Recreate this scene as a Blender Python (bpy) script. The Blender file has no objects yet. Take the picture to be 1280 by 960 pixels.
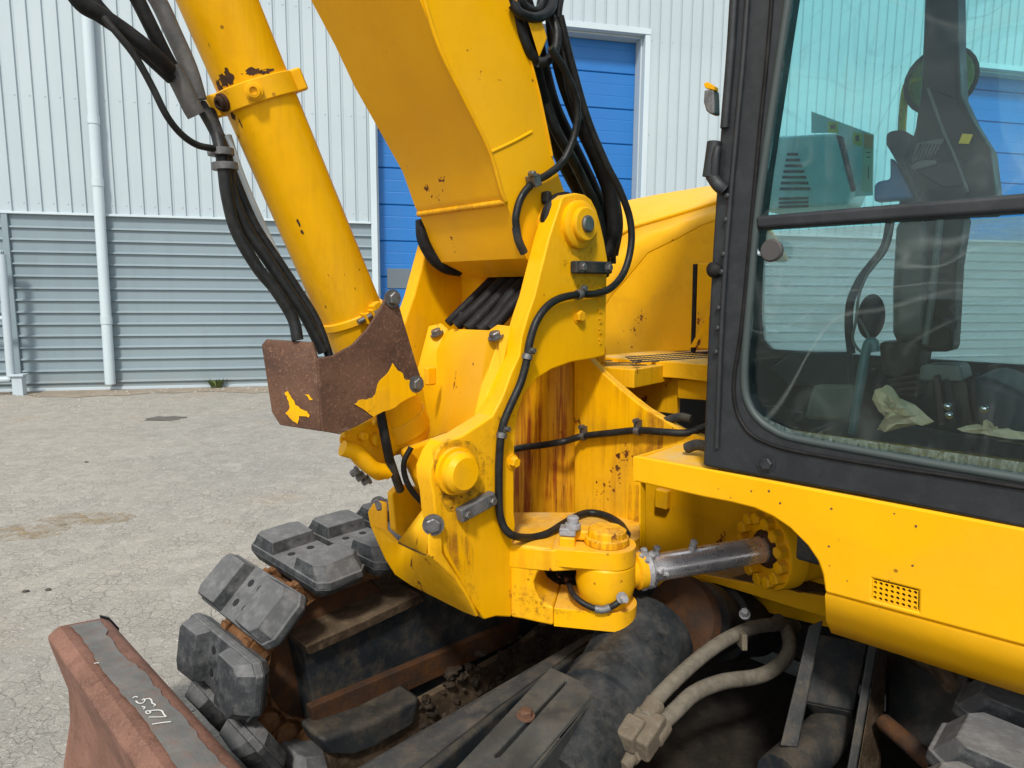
import bpy, bmesh, math, random
from mathutils import Vector as Vec, Matrix
random.seed(7)
S = bpy.context.scene
COL = S.collection
# ------------------------------------------------------------------ camera
FPX, EYE, PITCH, ROLL = 845.0, 1.55, math.radians(7.6), math.radians(0.4)
cf = Vec((0, math.cos(PITCH), -math.sin(PITCH))); cr = Vec((1, 0, 0)); cu = cr.cross(cf)
cr, cu = cr*math.cos(ROLL)+cu*math.sin(ROLL), cu*math.cos(ROLL)-cr*math.sin(ROLL)
C0 = Vec((0, 0, EYE))
cam = bpy.data.cameras.new('camera'); camo = bpy.data.objects.new('camera', cam); COL.objects.link(camo)
cam.sensor_width = 36; cam.lens = 36*FPX/1280; cam.clip_start = 0.05; cam.clip_end = 2000
M = Matrix((cr, cu, -cf)).transposed().to_4x4(); M.translation = C0; camo.matrix_world = M
S.camera = camo
# ------------------------------------------------------------------ sky and sun
SUN_EL, SUN_AZ = math.radians(49), math.radians(190)      # azimuth clockwise from +Y
w = bpy.data.worlds.new('World'); S.world = w; w.use_nodes = True
nt = w.node_tree; nt.nodes.clear()
def nd(nt, t, **kw):
    n = nt.nodes.new(t)
    for k, v in kw.items(): setattr(n, k, v)
    return n
sky = nd(nt, 'ShaderNodeTexSky', sky_type='NISHITA', sun_disc=False, sun_elevation=SUN_EL, sun_rotation=SUN_AZ, dust_density=2.0)
tc = nd(nt, 'ShaderNodeTexCoord'); mp = nd(nt, 'ShaderNodeMapping'); mp.inputs['Scale'].default_value = (1, 1, 2.2)
ns = nd(nt, 'ShaderNodeTexNoise'); ns.inputs['Scale'].default_value = 2.1; ns.inputs['Detail'].default_value = 9; ns.inputs['Roughness'].default_value = .58
rp = nd(nt, 'ShaderNodeValToRGB'); rp.color_ramp.elements[0].position = .41; rp.color_ramp.elements[1].position = .55
ns2 = nd(nt, 'ShaderNodeTexNoise'); ns2.inputs['Scale'].default_value = 5; ns2.inputs['Detail'].default_value = 6
rp2 = nd(nt, 'ShaderNodeValToRGB'); e = rp2.color_ramp.elements
e[0].position = .3; e[0].color = (6.2, 6.6, 7.0, 1); e[1].position = .7; e[1].color = (10.5, 10.7, 10.8, 1)
mx = nd(nt, 'ShaderNodeMixRGB'); bg = nd(nt, 'ShaderNodeBackground'); ou = nd(nt, 'ShaderNodeOutputWorld')
L = nt.links.new
L(tc.outputs['Generated'], mp.inputs[0]); L(mp.outputs[0], ns.inputs['Vector']); L(mp.outputs[0], ns2.inputs['Vector'])
L(ns.outputs[0], rp.inputs[0]); L(ns2.outputs[0], rp2.inputs[0]); L(rp.outputs[0], mx.inputs[0])
L(sky.outputs[0], mx.inputs[1]); L(rp2.outputs[0], mx.inputs[2]); L(mx.outputs[0], bg.inputs[0]); L(bg.outputs[0], ou.inputs[0])
bg.inputs[1].default_value = 0.092
sl = bpy.data.lights.new('sun', 'SUN'); sl.energy = 2.15; sl.angle = math.radians(7); sl.color = (1, .96, .9)
so = bpy.data.objects.new('sun', sl); COL.objects.link(so)
sd = Vec((math.sin(SUN_AZ)*math.cos(SUN_EL), math.cos(SUN_AZ)*math.cos(SUN_EL), math.sin(SUN_EL)))
so.rotation_euler = sd.to_track_quat('Z', 'Y').to_euler(); so.location = (0, 0, 20)
S.view_settings.view_transform = 'Standard'; S.view_settings.look = 'None'; S.view_settings.gamma = 1
S.view_settings.exposure = 0.78
S.cycles.transparent_max_bounces = 16

# ------------------------------------------------------------------ materials
class NT:
    """tiny node helper: every method returns an output socket"""
    def __init__(s, name):
        s.m = bpy.data.materials.new(name); s.m.use_nodes = True; s.t = s.m.node_tree; s.t.nodes.clear()
        s.out = s.t.nodes.new('ShaderNodeOutputMaterial')
        s.co = s.t.nodes.new('ShaderNodeTexCoord').outputs['Object']
        s.geo = s.t.nodes.new('ShaderNodeNewGeometry')
    def put(s, sock, v):
        if isinstance(v, bpy.types.NodeSocket): s.t.links.new(v, sock)
        elif isinstance(v, (tuple, list)) and len(v) == 3 and sock.type == 'RGBA': sock.default_value = (*v, 1)
        else: sock.default_value = v
    def scaled(s, sc):
        n = s.t.nodes.new('ShaderNodeMapping'); s.t.links.new(s.co, n.inputs[0]); n.inputs['Scale'].default_value = sc; return n.outputs[0]
    def noise(s, scale, detail=4, rough=.55, vec=None, dist=0):
        n = s.t.nodes.new('ShaderNodeTexNoise'); s.t.links.new(vec or s.co, n.inputs['Vector'])
        n.inputs['Scale'].default_value = scale; n.inputs['Detail'].default_value = detail
        n.inputs['Roughness'].default_value = rough; n.inputs['Distortion'].default_value = dist
        return n.outputs[0]
    def vor(s, scale, feature='F1', vec=None, rnd=1):
        n = s.t.nodes.new('ShaderNodeTexVoronoi'); n.feature = feature; s.t.links.new(vec or s.co, n.inputs['Vector'])
        n.inputs['Scale'].default_value = scale; n.inputs['Randomness'].default_value = rnd; return n.outputs[0]
    def ramp(s, v, a, b, lo=0., hi=1.):
        n = s.t.nodes.new('ShaderNodeMapRange'); n.inputs[1].default_value = a; n.inputs[2].default_value = b
        n.inputs[3].default_value = lo; n.inputs[4].default_value = hi; s.put(n.inputs[0], v); return n.outputs[0]
    def mul(s, a, b, op='MULTIPLY'):
        n = s.t.nodes.new('ShaderNodeMath'); n.operation = op; s.put(n.inputs[0], a); s.put(n.inputs[1], b); return n.outputs[0]
    def mix(s, f, a, b):
        n = s.t.nodes.new('ShaderNodeMixRGB'); s.put(n.inputs[0], f); s.put(n.inputs[1], a); s.put(n.inputs[2], b); return n.outputs[0]
    def up(s, a=.5, b=.95):
        n = s.t.nodes.new('ShaderNodeSeparateXYZ'); s.t.links.new(s.geo.outputs['Normal'], n.inputs[0]); return s.ramp(n.outputs[2], a, b)
    def bump(s, h, strength=.2, dist=.01, prev=None):
        n = s.t.nodes.new('ShaderNodeBump'); n.inputs['Strength'].default_value = strength; n.inputs['Distance'].default_value = dist
        s.put(n.inputs['Height'], h)
        if prev: s.t.links.new(prev, n.inputs['Normal'])
        return n.outputs[0]
    def bsdf(s, col, rough=.5, metal=0, nrm=None, spec=.5, coat=0):
        n = s.t.nodes.new('ShaderNodeBsdfPrincipled')
        s.put(n.inputs['Base Color'], col); s.put(n.inputs['Roughness'], rough); s.put(n.inputs['Metallic'], metal)
        n.inputs['Specular IOR Level'].default_value = spec; n.inputs['Coat Weight'].default_value = coat
        if nrm: s.t.links.new(nrm, n.inputs['Normal'])
        s.t.links.new(n.outputs[0], s.out.inputs[0]); return s.m

YEL, YEL2 = (.80, .402, .001), (.72, .355, .001)
RUST, RUSTD = (.21, .055, .010), (.060, .018, .007)
def yellow(name, chip=.5, streak=0., dirt=.3, dust=.35, rough=.36, tan=0.):
    n = NT(name)
    c = n.mix(n.ramp(n.noise(3.5, 5), .35, .65), YEL, YEL2)
    c = n.mix(n.ramp(n.noise(1.6, 4, .6), .48, .72, 0, .38), c, (.86, .47, .03))
    d = n.ramp(n.noise(9, 6, .7), .52, .78, 0, dirt)
    c = n.mix(d, c, (.42, .19, .006))
    g = n.ramp(n.noise(55, 5, .72), .62, .70, 0, dirt*.8)
    c = n.mix(g, c, (.30, .13, .012))
    c = n.mix(n.mul(n.up(.7, .98), n.ramp(n.noise(14, 6), .35, .7, .1, dust)), c, (.55, .40, .17))
    if tan: c = n.mix(n.ramp(n.noise(22, 6, .65, n.scaled((1, 1, .08))), .35, .6, tan*.35, tan), c, (.40, .135, .010))
    if streak:
        v = n.scaled((1, 1, .045)); big = n.ramp(n.noise(4.5, 3), .30, .50)
        s1 = n.mul(n.ramp(n.noise(48, 6, .65, v), .47, .58, 0, min(1, streak)), big)
        c = n.mix(s1, c, (.30, .070, .006))
        s2 = n.mul(n.ramp(n.noise(70, 7, .7, v), .53, .64, 0, streak), n.ramp(n.noise(6, 3), .42, .6))
        c = n.mix(s2, c, RUSTD)
    # flaked-off chips: rust ring then dark core
    ch = n.noise(26, 5, .62); reg = n.ramp(n.noise(5, 3), .48, .66)
    k = n.mul(ch, n.ramp(reg, 0, 1, .75, 1.0+.10*chip))
    c = n.mix(n.ramp(k, .655, .675), c, RUST); c = n.mix(n.ramp(k, .69, .71), c, RUSTD)
    sp = n.vor(15); c = n.mix(n.mul(n.mul(n.ramp(sp, .07, .05), n.ramp(n.noise(4, 3), .52, .60)), .8), c, (.12, .035, .01))
    sm = n.ramp(n.noise(7, 6, .7, n.scaled((1, 1, .6))), .55, .76, 0, dirt*.7); c = n.mix(sm, c, (.33, .19, .035))
    hgt = n.bump(n.noise(9, 3), .12, .012); hgt = n.bump(n.noise(160, 3), .06, .002, hgt); hgt = n.bump(n.ramp(k, .65, .68, 1, 0), .35, .002, hgt)
    r = n.ramp(n.noise(12, 6), .3, .7, rough-.07, rough+.16)
    return n.bsdf(c, r, 0, hgt, .17)
def grime(name, a, b, dusty=(.16, .14, .11), dustf=.5, rough=.6, sc=8, bumpn=.25, upf=.0, metal=0, spec=.4):
    n = NT(name)
    c = n.mix(n.ramp(n.noise(sc, 6), .35, .65), a, b)
    d = n.ramp(n.noise(sc*2.3, 7, .72), .46, .72, 0, dustf)
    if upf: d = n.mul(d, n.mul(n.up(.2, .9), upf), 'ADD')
    c = n.mix(d, c, dusty)
    fl = n.ramp(n.noise(sc*16, 3), .66, .74, 0, .5*dustf); c = n.mix(fl, c, dusty)
    nr = n.bump(n.noise(sc*1.7, 5, .65), bumpn, .012); nr = n.bump(n.noise(sc*14, 4), bumpn*.6, .002, nr)
    return n.bsdf(c, n.ramp(n.noise(sc*1.5, 5), .3, .7, rough-.1, min(1, rough+.15)), metal, nr, spec)
def rusty(name, a=(.062, .030, .018), b=(.125, .062, .036), spk=(.24, .12, .07)):
    n = NT(name)
    c = n.mix(n.ramp(n.noise(7, 6), .38, .62), a, b); c = n.mix(n.ramp(n.noise(16, 7, .7), .52, .70, 0, .6), c, tuple(q*.5 for q in a)); c = n.mix(n.ramp(n.noise(4, 5, .7), .55, .72, 0, .5), c, tuple(q*1.35 for q in b))
    c = n.mix(n.ramp(n.noise(150, 4, .7), .55, .68, 0, .75), c, spk)
    c = n.mix(n.ramp(n.noise(90, 4, .7), .58, .7, 0, .7), c, (.035, .016, .014))
    sc = n.noise(22, 5, .6, n.scaled((1, .25, 1))); c = n.mix(n.ramp(sc, .62, .72, 0, .35), c, (.30, .20, .16))
    nr = n.bump(n.noise(170, 4, .7), .35, .003); nr = n.bump(n.noise(12, 5), .2, .01, nr)
    return n.bsdf(c, n.ramp(n.noise(30, 4), .3, .7, .6, .9), 0, nr, .35)

Y = yellow('yellow_paint'); YR = yellow('worn_yellow_paint', 1.1, .12, .36); YS = yellow('rust_streaked_yellow', 1.2, 1.15, .6, tan=.42)
YB = yellow('boom_yellow_paint', .7, .0, .12, .2, .34); YC = yellow('clean_yellow_paint', .0, 0, .10, .25, .33); YP = yellow('post_yellow_paint', 1.0, .06, .2); YD = yellow('dusty_yellow_paint', .5, 0, .3, .9, .5)
CABP = grime('charcoal_cab_paint', (.0095, .0115, .0135), (.015, .018, .021), (.07, .075, .075), .24, .5, 7, .12)
BLK = grime('black_rubber', (.005, .005, .005), (.010, .010, .010), (.06, .055, .05), .22, .6, 14, .2, spec=.2)
HOSE = grime('black_hose', (.007, .0075, .0075), (.013, .014, .014), (.09, .085, .07), .16, .45, 20, .15, spec=.25)
PAD = grime('track_rubber', (.020, .0225, .024), (.036, .039, .041), (.16, .16, .157), .55, .7, 10, .4, .58, spec=.3)  # paler upward faces: scuffs and dust, plus lit tops put into the colour
IRON = grime('black_undercarriage_steel', (.009, .013, .016), (.018, .022, .025), (.11, .085, .055), .55, .62, 6, .35, .18, spec=.3)
MUD = grime('muddy_steel', (.026, .017, .010), (.055, .037, .023), (.15, .11, .07), .6, .85, 9, .6, .3, spec=.15)
BRN = grime('rusty_frame_steel', (.080, .034, .012), (.038, .020, .012), (.02, .02, .02), .7, .75, 9, .45, spec=.2)
GRY = grime('grey_bare_steel', (.10, .105, .11), (.17, .175, .18), (.24, .22, .19), .4, .5, 25, .25, .1, .4)
STL = grime('bolt_steel', (.12, .12, .12), (.2, .2, .2), (.10, .06, .035), .6, .42, 40, .2, 0, .7)
HOB = grime('dusty_beige_hose', (.10, .088, .066), (.15, .132, .10), (.22, .195, .15), .45, .85, 25, .3)
BRS = grime('dusty_fitting', (.11, .092, .062), (.16, .135, .10), (.10, .06, .035), .6, .8, 30, .4)
RST = rusty('rusted_plate'); RSB = rusty('rusted_blade', (.130, .062, .040), (.20, .098, .066), (.27, .15, .105))
WORN = grime('worn_blade_steel', (.12, .12, .112), (.18, .175, .16), (.20, .10, .065), .6, .55, 12, .25, 0, .3)
def chrome():
    n = NT('chrome_rod'); c = n.mix(n.ramp(n.noise(18, 6), .4, .7), (.90, .91, .95), (.70, .70, .74))
    return n.bsdf(c, n.ramp(n.noise(30, 6), .3, .7, .20, .38), .82)
CHR = chrome()
GRS = grime('grey_grease', (.20, .20, .21), (.34, .34, .35), (.06, .06, .06), .3, .35, 30, .5)
DOOR = None
def cladmat(name, a, b, stain, splash=False):
    n = NT(name)
    c = n.mix(n.ramp(n.noise(.35, 4), .35, .65), a, b)
    v = n.scaled((1, 1, .06)); c = n.mix(n.ramp(n.noise(5, 6, .6, v), .5, .75, 0, .22), c, stain)
    c = n.mix(n.ramp(n.noise(60, 2), .70, .76, 0, .4), c, stain)
    if splash:
        z_ = n.t.nodes.new('ShaderNodeSeparateXYZ'); n.t.links.new(n.co, z_.inputs[0])
        k = n.mul(n.ramp(z_.outputs[2], -1.0, -1.45), n.ramp(n.noise(2.5, 7, .7), .35, .65, .1, .9)); c = n.mix(k, c, (.23, .20, .16))
    return n.bsdf(c, .45, 0, n.bump(n.noise(1.2, 3), .12, .03), .4)
CLU = cladmat('pale_wall_sheet', (.355, .42, .445), (.40, .465, .488), (.30, .36, .39))
CLL = cladmat('blue_grey_wall_sheet', (.185, .242, .268), (.212, .272, .295), (.13, .16, .175), True)
TRIM = cladmat('pale_trim', (.44, .52, .55), (.50, .575, .60), (.35, .38, .4))
GALV = cladmat('galvanised_steel', (.36, .43, .47), (.46, .53, .56), (.26, .27, .27))
DOOR = cladmat('blue_door_paint', (.012, .125, .38), (.018, .165, .45), (.04, .16, .36))
def flat(name, col, rough=.5, metal=0, spec=.5):
    n = NT(name); c = n.mix(n.ramp(n.noise(20, 5), .35, .7, 0, .35), col, tuple(x*.7 for x in col))
    return n.bsdf(c, rough, metal, n.bump(n.noise(60, 3), .08, .003), spec)
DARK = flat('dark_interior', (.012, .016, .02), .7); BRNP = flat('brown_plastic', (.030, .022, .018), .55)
TEALP = flat('grey_green_plastic', (.09, .11, .10), .5); PALE = flat('pale_grey_panel', (.68, .72, .72), .45)
LBLU = flat('blue_plastic', (.03, .13, .30), .45); LIME = flat('sticker_yellow', (.75, .58, .03), .5); CREAM = flat('sticker_cream', (.72, .62, .40), .5)
ORNG = flat('sticker_orange', (.75, .25, .03), .5); INK = flat('black_ink', (.01, .01, .01), .6); CHALK = flat('white_chalk', (.55, .55, .52), .9)
BALL = flat('polished_steel', (.8, .8, .82), .15, 1)
def clothmat():
    n = NT('tan_paper'); c = n.mix(n.ramp(n.noise(14, 6), .3, .7), (.52, .41, .23), (.70, .60, .40))
    return n.bsdf(c, .9, 0, n.bump(n.noise(26, 6, .7), .5, .02), .2)
CLOTH = clothmat()
def glassmat(name='tinted_glass', tint=(.90, .965, .965), dirt=.0):
    n = NT(name); t = n.t
    tr = t.nodes.new('ShaderNodeBsdfTransparent'); tr.inputs[0].default_value = (*tint, 1)
    gl = t.nodes.new('ShaderNodeBsdfGlossy'); gl.inputs['Roughness'].default_value = .015; gl.inputs[0].default_value = (.9, 1, 1, 1)
    fr = t.nodes.new('ShaderNodeFresnel'); fr.inputs[0].default_value = 1.36
    t.links.new(n.bump(n.noise(3.5, 2), .04, .02), gl.inputs['Normal'])
    m1 = t.nodes.new('ShaderNodeMixShader'); t.links.new(fr.outputs[0], m1.inputs[0]); t.links.new(tr.outputs[0], m1.inputs[1]); t.links.new(gl.outputs[0], m1.inputs[2])
    df = t.nodes.new('ShaderNodeBsdfDiffuse'); df.inputs[0].default_value = (.42, .47, .44, 1)
    m2 = t.nodes.new('ShaderNodeMixShader')
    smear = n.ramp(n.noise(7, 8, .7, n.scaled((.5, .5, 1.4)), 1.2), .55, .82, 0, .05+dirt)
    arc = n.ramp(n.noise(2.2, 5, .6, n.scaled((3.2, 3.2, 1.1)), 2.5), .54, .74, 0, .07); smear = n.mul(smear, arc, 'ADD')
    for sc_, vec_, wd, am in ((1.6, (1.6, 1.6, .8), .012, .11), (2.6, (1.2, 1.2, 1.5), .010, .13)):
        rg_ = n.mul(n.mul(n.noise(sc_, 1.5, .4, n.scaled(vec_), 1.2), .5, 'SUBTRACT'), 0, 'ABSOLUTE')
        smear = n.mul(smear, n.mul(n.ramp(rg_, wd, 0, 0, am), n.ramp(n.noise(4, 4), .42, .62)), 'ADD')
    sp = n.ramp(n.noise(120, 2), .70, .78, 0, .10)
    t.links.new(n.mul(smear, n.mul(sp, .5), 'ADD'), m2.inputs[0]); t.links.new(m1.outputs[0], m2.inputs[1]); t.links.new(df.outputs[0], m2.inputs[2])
    t.links.new(m2.outputs[0], n.out.inputs[0]); return n.m
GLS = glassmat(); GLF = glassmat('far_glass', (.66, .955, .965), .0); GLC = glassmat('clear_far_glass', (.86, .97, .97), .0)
def dustglass():
    n = NT('dust_on_glass'); t = n.t
    tr = t.nodes.new('ShaderNodeBsdfTransparent'); df = t.nodes.new('ShaderNodeBsdfDiffuse'); df.inputs[0].default_value = (.26, .34, .31, 1)
    m = t.nodes.new('ShaderNodeMixShader'); t.links.new(n.mul(n.ramp(n.noise(150, 5, .75, n.scaled((1, 1, .5))), .38, .66, .1, .55), n.ramp(n.noise(9, 4), .35, .6, .35, 1)), m.inputs[0])
    t.links.new(tr.outputs[0], m.inputs[1]); t.links.new(df.outputs[0], m.inputs[2]); t.links.new(m.outputs[0], n.out.inputs[0]); return n.m
DGL = dustglass()
def filmmat():
    n = NT('far_window_film'); t = n.t; tr = t.nodes.new('ShaderNodeBsdfTransparent'); df = t.nodes.new('ShaderNodeBsdfTranslucent'); df.inputs[0].default_value = (.86, .88, .85, 1)  # pale translucent film, uneven in flat bands
    m = t.nodes.new('ShaderNodeMixShader'); t.links.new(n.ramp(n.noise(7, 6, .6, n.scaled((.5, .5, 3.2)), .6), .35, .7, .22, .60), m.inputs[0])
    t.links.new(tr.outputs[0], m.inputs[1]); t.links.new(df.outputs[0], m.inputs[2]); t.links.new(m.outputs[0], n.out.inputs[0]); return n.m
FILM = filmmat()
def stainmat(name, col, thr, sz=.06, sc=40):
    n = NT(name); t = n.t; tr = t.nodes.new('ShaderNodeBsdfTransparent'); df = t.nodes.new('ShaderNodeBsdfPrincipled'); df.inputs['Roughness'].default_value = .8
    n.put(df.inputs[0], n.mix(n.ramp(n.noise(60, 5), .35, .65), col, tuple(q*.4 for q in col)))
    m = t.nodes.new('ShaderNodeMixShader'); k = n.mul(n.ramp(n.noise(sc, 7, .68, n.scaled((1, 1, sz))), thr, thr+.22, 0, .8), n.ramp(n.noise(11, 6, .7), .38, .62))
    t.links.new(k, m.inputs[0]); t.links.new(tr.outputs[0], m.inputs[1]); t.links.new(df.outputs[0], m.inputs[2]); t.links.new(m.outputs[0], n.out.inputs[0]); return n.m
def groundmat():
    n = NT('worn_concrete_paving')
    c = n.mix(n.ramp(n.noise(.5, 6), .35, .65), (.350, .322, .268), (.285, .270, .234))
    c = n.mix(n.ramp(n.noise(1.7, 8, .65), .5, .72, 0, .5), c, (.37, .345, .305))
    c = n.mix(n.ramp(n.noise(.9, 5, .6), .58, .70, 0, .5), c, (.34, .26, .17))
    wv = n.mix(.06, n.co, n.noise(7, 3))
    cell = n.t.nodes.new('ShaderNodeTexVoronoi'); cell.inputs['Scale'].default_value = 15; cell.inputs['Randomness'].default_value = .8; n.put(cell.inputs['Vector'], wv)
    sep = n.t.nodes.new('ShaderNodeSeparateColor'); n.t.links.new(cell.outputs['Color'], sep.inputs[0])
    c = n.mix(n.ramp(sep.outputs[0], 0, 1, 0, .34), c, (.20, .19, .17)); c = n.mix(n.ramp(sep.outputs[1], .6, 1, 0, .30), c, (.40, .375, .33))
    cr1 = n.vor(15, 'DISTANCE_TO_EDGE', wv, .8)
    ck = n.mul(n.ramp(cr1, .075, .0), n.ramp(n.noise(3, 5), .40, .66, .08, .58))
    cr2 = n.vor(31, 'DISTANCE_TO_EDGE'); ck2 = n.mul(n.ramp(cr2, .08, .0), n.ramp(n.noise(5, 4), .45, .65, 0, .55))
    c = n.mix(ck, c, (.14, .128, .112)); c = n.mix(ck2, c, (.16, .148, .13))
    c = n.mix(n.ramp(n.noise(.7, 6, .7), .60, .74, 0, .45), c, (.17, .16, .145))
    c = n.mix(n.ramp(n.noise(70, 5, .7), .56, .70, 0, .6), c, (.16, .15, .135))
    c = n.mix(n.ramp(n.noise(42, 4, .7, n.scaled((1, 1.5, 1))), .58, .68, 0, .75), c, (.58, .55, .49))
    h = n.bump(n.mul(ck, ck2, 'ADD'), .5, -.012); h = n.bump(n.noise(45, 5, .75), .85, .012, h); h = n.bump(sep.outputs[2], .25, .012, h); h = n.bump(n.noise(9, 5), .3, .02, h)
    return n.bsdf(c, .9, 0, h, .25)
GND = groundmat()
def leafmat():
    n = NT('leaf_green'); return n.bsdf(n.mix(n.noise(8), (.06, .10, .02), (.13, .16, .04)), .7)
LEAF = leafmat(); DIRT = grime('dirt_strip', (.20, .165, .12), (.27, .225, .17), (.33, .30, .25), .5, .95, 3, .4)

# ------------------------------------------------------------------ geometry helpers
def ray(x, y): return cr*((x-640)/FPX) - cu*((y-480)/FPX) + cf
def on(x, y, pl):
    d = ray(x, y); return C0 + d*((pl[0]-C0).dot(pl[1])/d.dot(pl[1]))
def at(x, y, d): return C0 + ray(x, y)*d
def atz(x, y, z): return on(x, y, (Vec((0, 0, z)), Vec((0, 0, 1))))
def PL(pl, pts): return [on(x, y, pl) for x, y in pts]
WL = {}
def tag(o, label=None, cat=None, group=None, kind=None):
    if label: o['label'] = label
    if cat: o['category'] = cat
    if group: o['group'] = group
    if kind: o['kind'] = kind
    return o
def link(o, parent, loc):
    COL.objects.link(o); WL[o.name] = Vec(loc)
    o.location = Vec(loc) - (WL[parent.name] if parent else Vec((0, 0, 0)))
    if parent: o.parent = parent
    return o
def root(name, loc, label, cat, group=None):
    o = bpy.data.objects.new(name, None); o.empty_display_size = .1; link(o, None, loc); return tag(o, label, cat, group)
def finish(name, bm, mat, parent=None, bevel=0, ang=32, smooth=True, recalc=True, seg=2):
    if recalc: bmesh.ops.recalc_face_normals(bm, faces=bm.faces)
    vs = bm.verts; n = max(1, len(vs)); c = sum((v.co for v in vs), Vec())/n
    for v in vs: v.co -= c
    if smooth:
        for f in bm.faces: f.smooth = True
        for ed in bm.edges:
            if len(ed.link_faces) == 2 and ed.calc_face_angle(0) > math.radians(ang): ed.smooth = False
    me = bpy.data.meshes.new(name); bm.to_mesh(me); bm.free(); me.materials.append(mat)
    o = bpy.data.objects.new(name, me); link(o, parent, c)
    if bevel:
        b = o.modifiers.new('bevel', 'BEVEL'); b.width = bevel; b.segments = seg; b.limit_method = 'ANGLE'; b.angle_limit = math.radians(40); b.harden_normals = True
    return o
def polyfill(bm, loops):
    eds = []
    for lp in loops:
        vs = [bm.verts.new(p) for p in lp]
        for i in range(len(vs)): eds.append(bm.edges.new((vs[i], vs[(i+1) % len(vs)])))
    return bmesh.ops.triangle_fill(bm, use_beauty=True, use_dissolve=False, edges=eds)['geom']
def ext(name, pts, vec, mat, parent, bevel=.004, holes=(), **kw):
    """plate: outline (world points, one plane) pushed along vec"""
    bm = bmesh.new(); polyfill(bm, [pts, *holes]); fs = list(bm.faces)
    g = bmesh.ops.extrude_face_region(bm, geom=fs)
    bmesh.ops.translate(bm, vec=vec, verts=[v for v in g['geom'] if isinstance(v, bmesh.types.BMVert)])
    return finish(name, bm, mat, parent, bevel, **kw)
def loft(name, a, b, mat, parent, bevel=.004, **kw):
    """solid between two outlines of equal length"""
    bm = bmesh.new(); va = [bm.verts.new(p) for p in a]; vb = [bm.verts.new(p) for p in b]; n = len(a)
    bm.faces.new(va); bm.faces.new(vb[::-1])
    for i in range(n): bm.faces.new((va[i], vb[i], vb[(i+1) % n], va[(i+1) % n]))
    return finish(name, bm, mat, parent, bevel, **kw)
def frame_of(d):
    d = d.normalized(); t = Vec((0, 0, 1)) if abs(d.z) < .9 else Vec((1, 0, 0)); a = d.cross(t).normalized(); return a, d.cross(a), d
def add_lathe(bm, p0, ax, prof, seg=24, ph=0.):
    a, b, d = frame_of(ax); rings = []
    for t, r in prof:
        if r < 1e-5: rings.append([bm.verts.new(p0+d*t)])
        else: rings.append([bm.verts.new(p0+d*t+(a*math.cos(ph+2*math.pi*i/seg)+b*math.sin(ph+2*math.pi*i/seg))*r) for i in range(seg)])
    for r1, r2 in zip(rings, rings[1:]):
        for i in range(seg):
            j = (i+1) % seg; q = [r1[i % len(r1)], r1[j % len(r1)], r2[j % len(r2)], r2[i % len(r2)]]
            q = list(dict.fromkeys(q))
            if len(q) > 2: bm.faces.new(q)
    if len(rings[0]) > 2: bm.faces.new(rings[0][::-1])
    if len(rings[-1]) > 2: bm.faces.new(rings[-1])
def lathe(name, p0, ax, prof, mat, parent, seg=28, **kw):
    bm = bmesh.new(); add_lathe(bm, p0, ax, prof, seg); return finish(name, bm, mat, parent, **kw)
def catmull(pts, k=7):
    if len(pts) < 3: return list(pts)
    P = [pts[0]*2-pts[1], *pts, pts[-1]*2-pts[-2]]; out = []
    for i in range(1, len(P)-2):
        for s in range(k):
            t = s/k; a, b, c, d = P[i-1:i+3]
            out.append(.5*((2*b)+(c-a)*t+(2*a-5*b+4*c-d)*t*t+(3*b-a-3*c+d)*t**3))
    return out+[pts[-1]]
def add_tube(bm, pts, r, seg=10, k=7, ribs=0):
    path = catmull(pts, k) if k else pts; n = len(path)
    if ribs:   # resample evenly for corrugated sleeves
        L_ = [0]
        for i in range(1, n): L_.append(L_[-1]+(path[i]-path[i-1]).length)
        m = max(4, int(L_[-1]/ribs)*2); q = []; j = 0
        for i in range(m+1):
            s = L_[-1]*i/m
            while j < n-2 and L_[j+1] < s: j += 1
            q.append(path[j].lerp(path[j+1], (s-L_[j])/max(1e-9, L_[j+1]-L_[j])))
        path = q; n = len(path)
    up = None; rings = []
    for i in range(n):
        d = (path[min(i+1, n-1)]-path[max(i-1, 0)]).normalized()
        if up is None: up = frame_of(d)[0]
        up = (up-d*up.dot(d)).normalized(); s = d.cross(up)
        rr = r if not isinstance(r, (list, tuple)) else r[0]+(r[1]-r[0])*i/(n-1)
        if ribs: rr *= 1.0 if i % 2 else .93
        rings.append([bm.verts.new(path[i]+(up*math.cos(2*math.pi*q/seg)+s*math.sin(2*math.pi*q/seg))*rr) for q in range(seg)])
    for a, b in zip(rings, rings[1:]):
        for q in range(seg): bm.faces.new((a[q], a[(q+1) % seg], b[(q+1) % seg], b[q]))
    bm.faces.new(rings[0][::-1]); bm.faces.new(rings[-1])
def tube(name, pts, r, mat, parent, seg=10, k=7, ribs=0, **kw):
    bm = bmesh.new(); add_tube(bm, pts, r, seg, k, ribs); return finish(name, bm, mat, parent, ang=50, **kw)
def add_box(bm, c, ax, ay, az, sx, sy, sz):
    v = [bm.verts.new(c+ax*(sx*i/2)+ay*(sy*j/2)+az*(sz*k/2)) for i in (-1, 1) for j in (-1, 1) for k in (-1, 1)]
    for q in ((0, 1, 3, 2), (4, 6, 7, 5), (0, 4, 5, 1), (2, 3, 7, 6), (0, 2, 6, 4), (1, 5, 7, 3)): bm.faces.new([v[i] for i in q])
def box(name, c, ax, ay, az, sx, sy, sz, mat, parent, bevel=.004, **kw):
    bm = bmesh.new(); add_box(bm, c, ax, ay, az, sx, sy, sz); return finish(name, bm, mat, parent, bevel, **kw)
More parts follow.
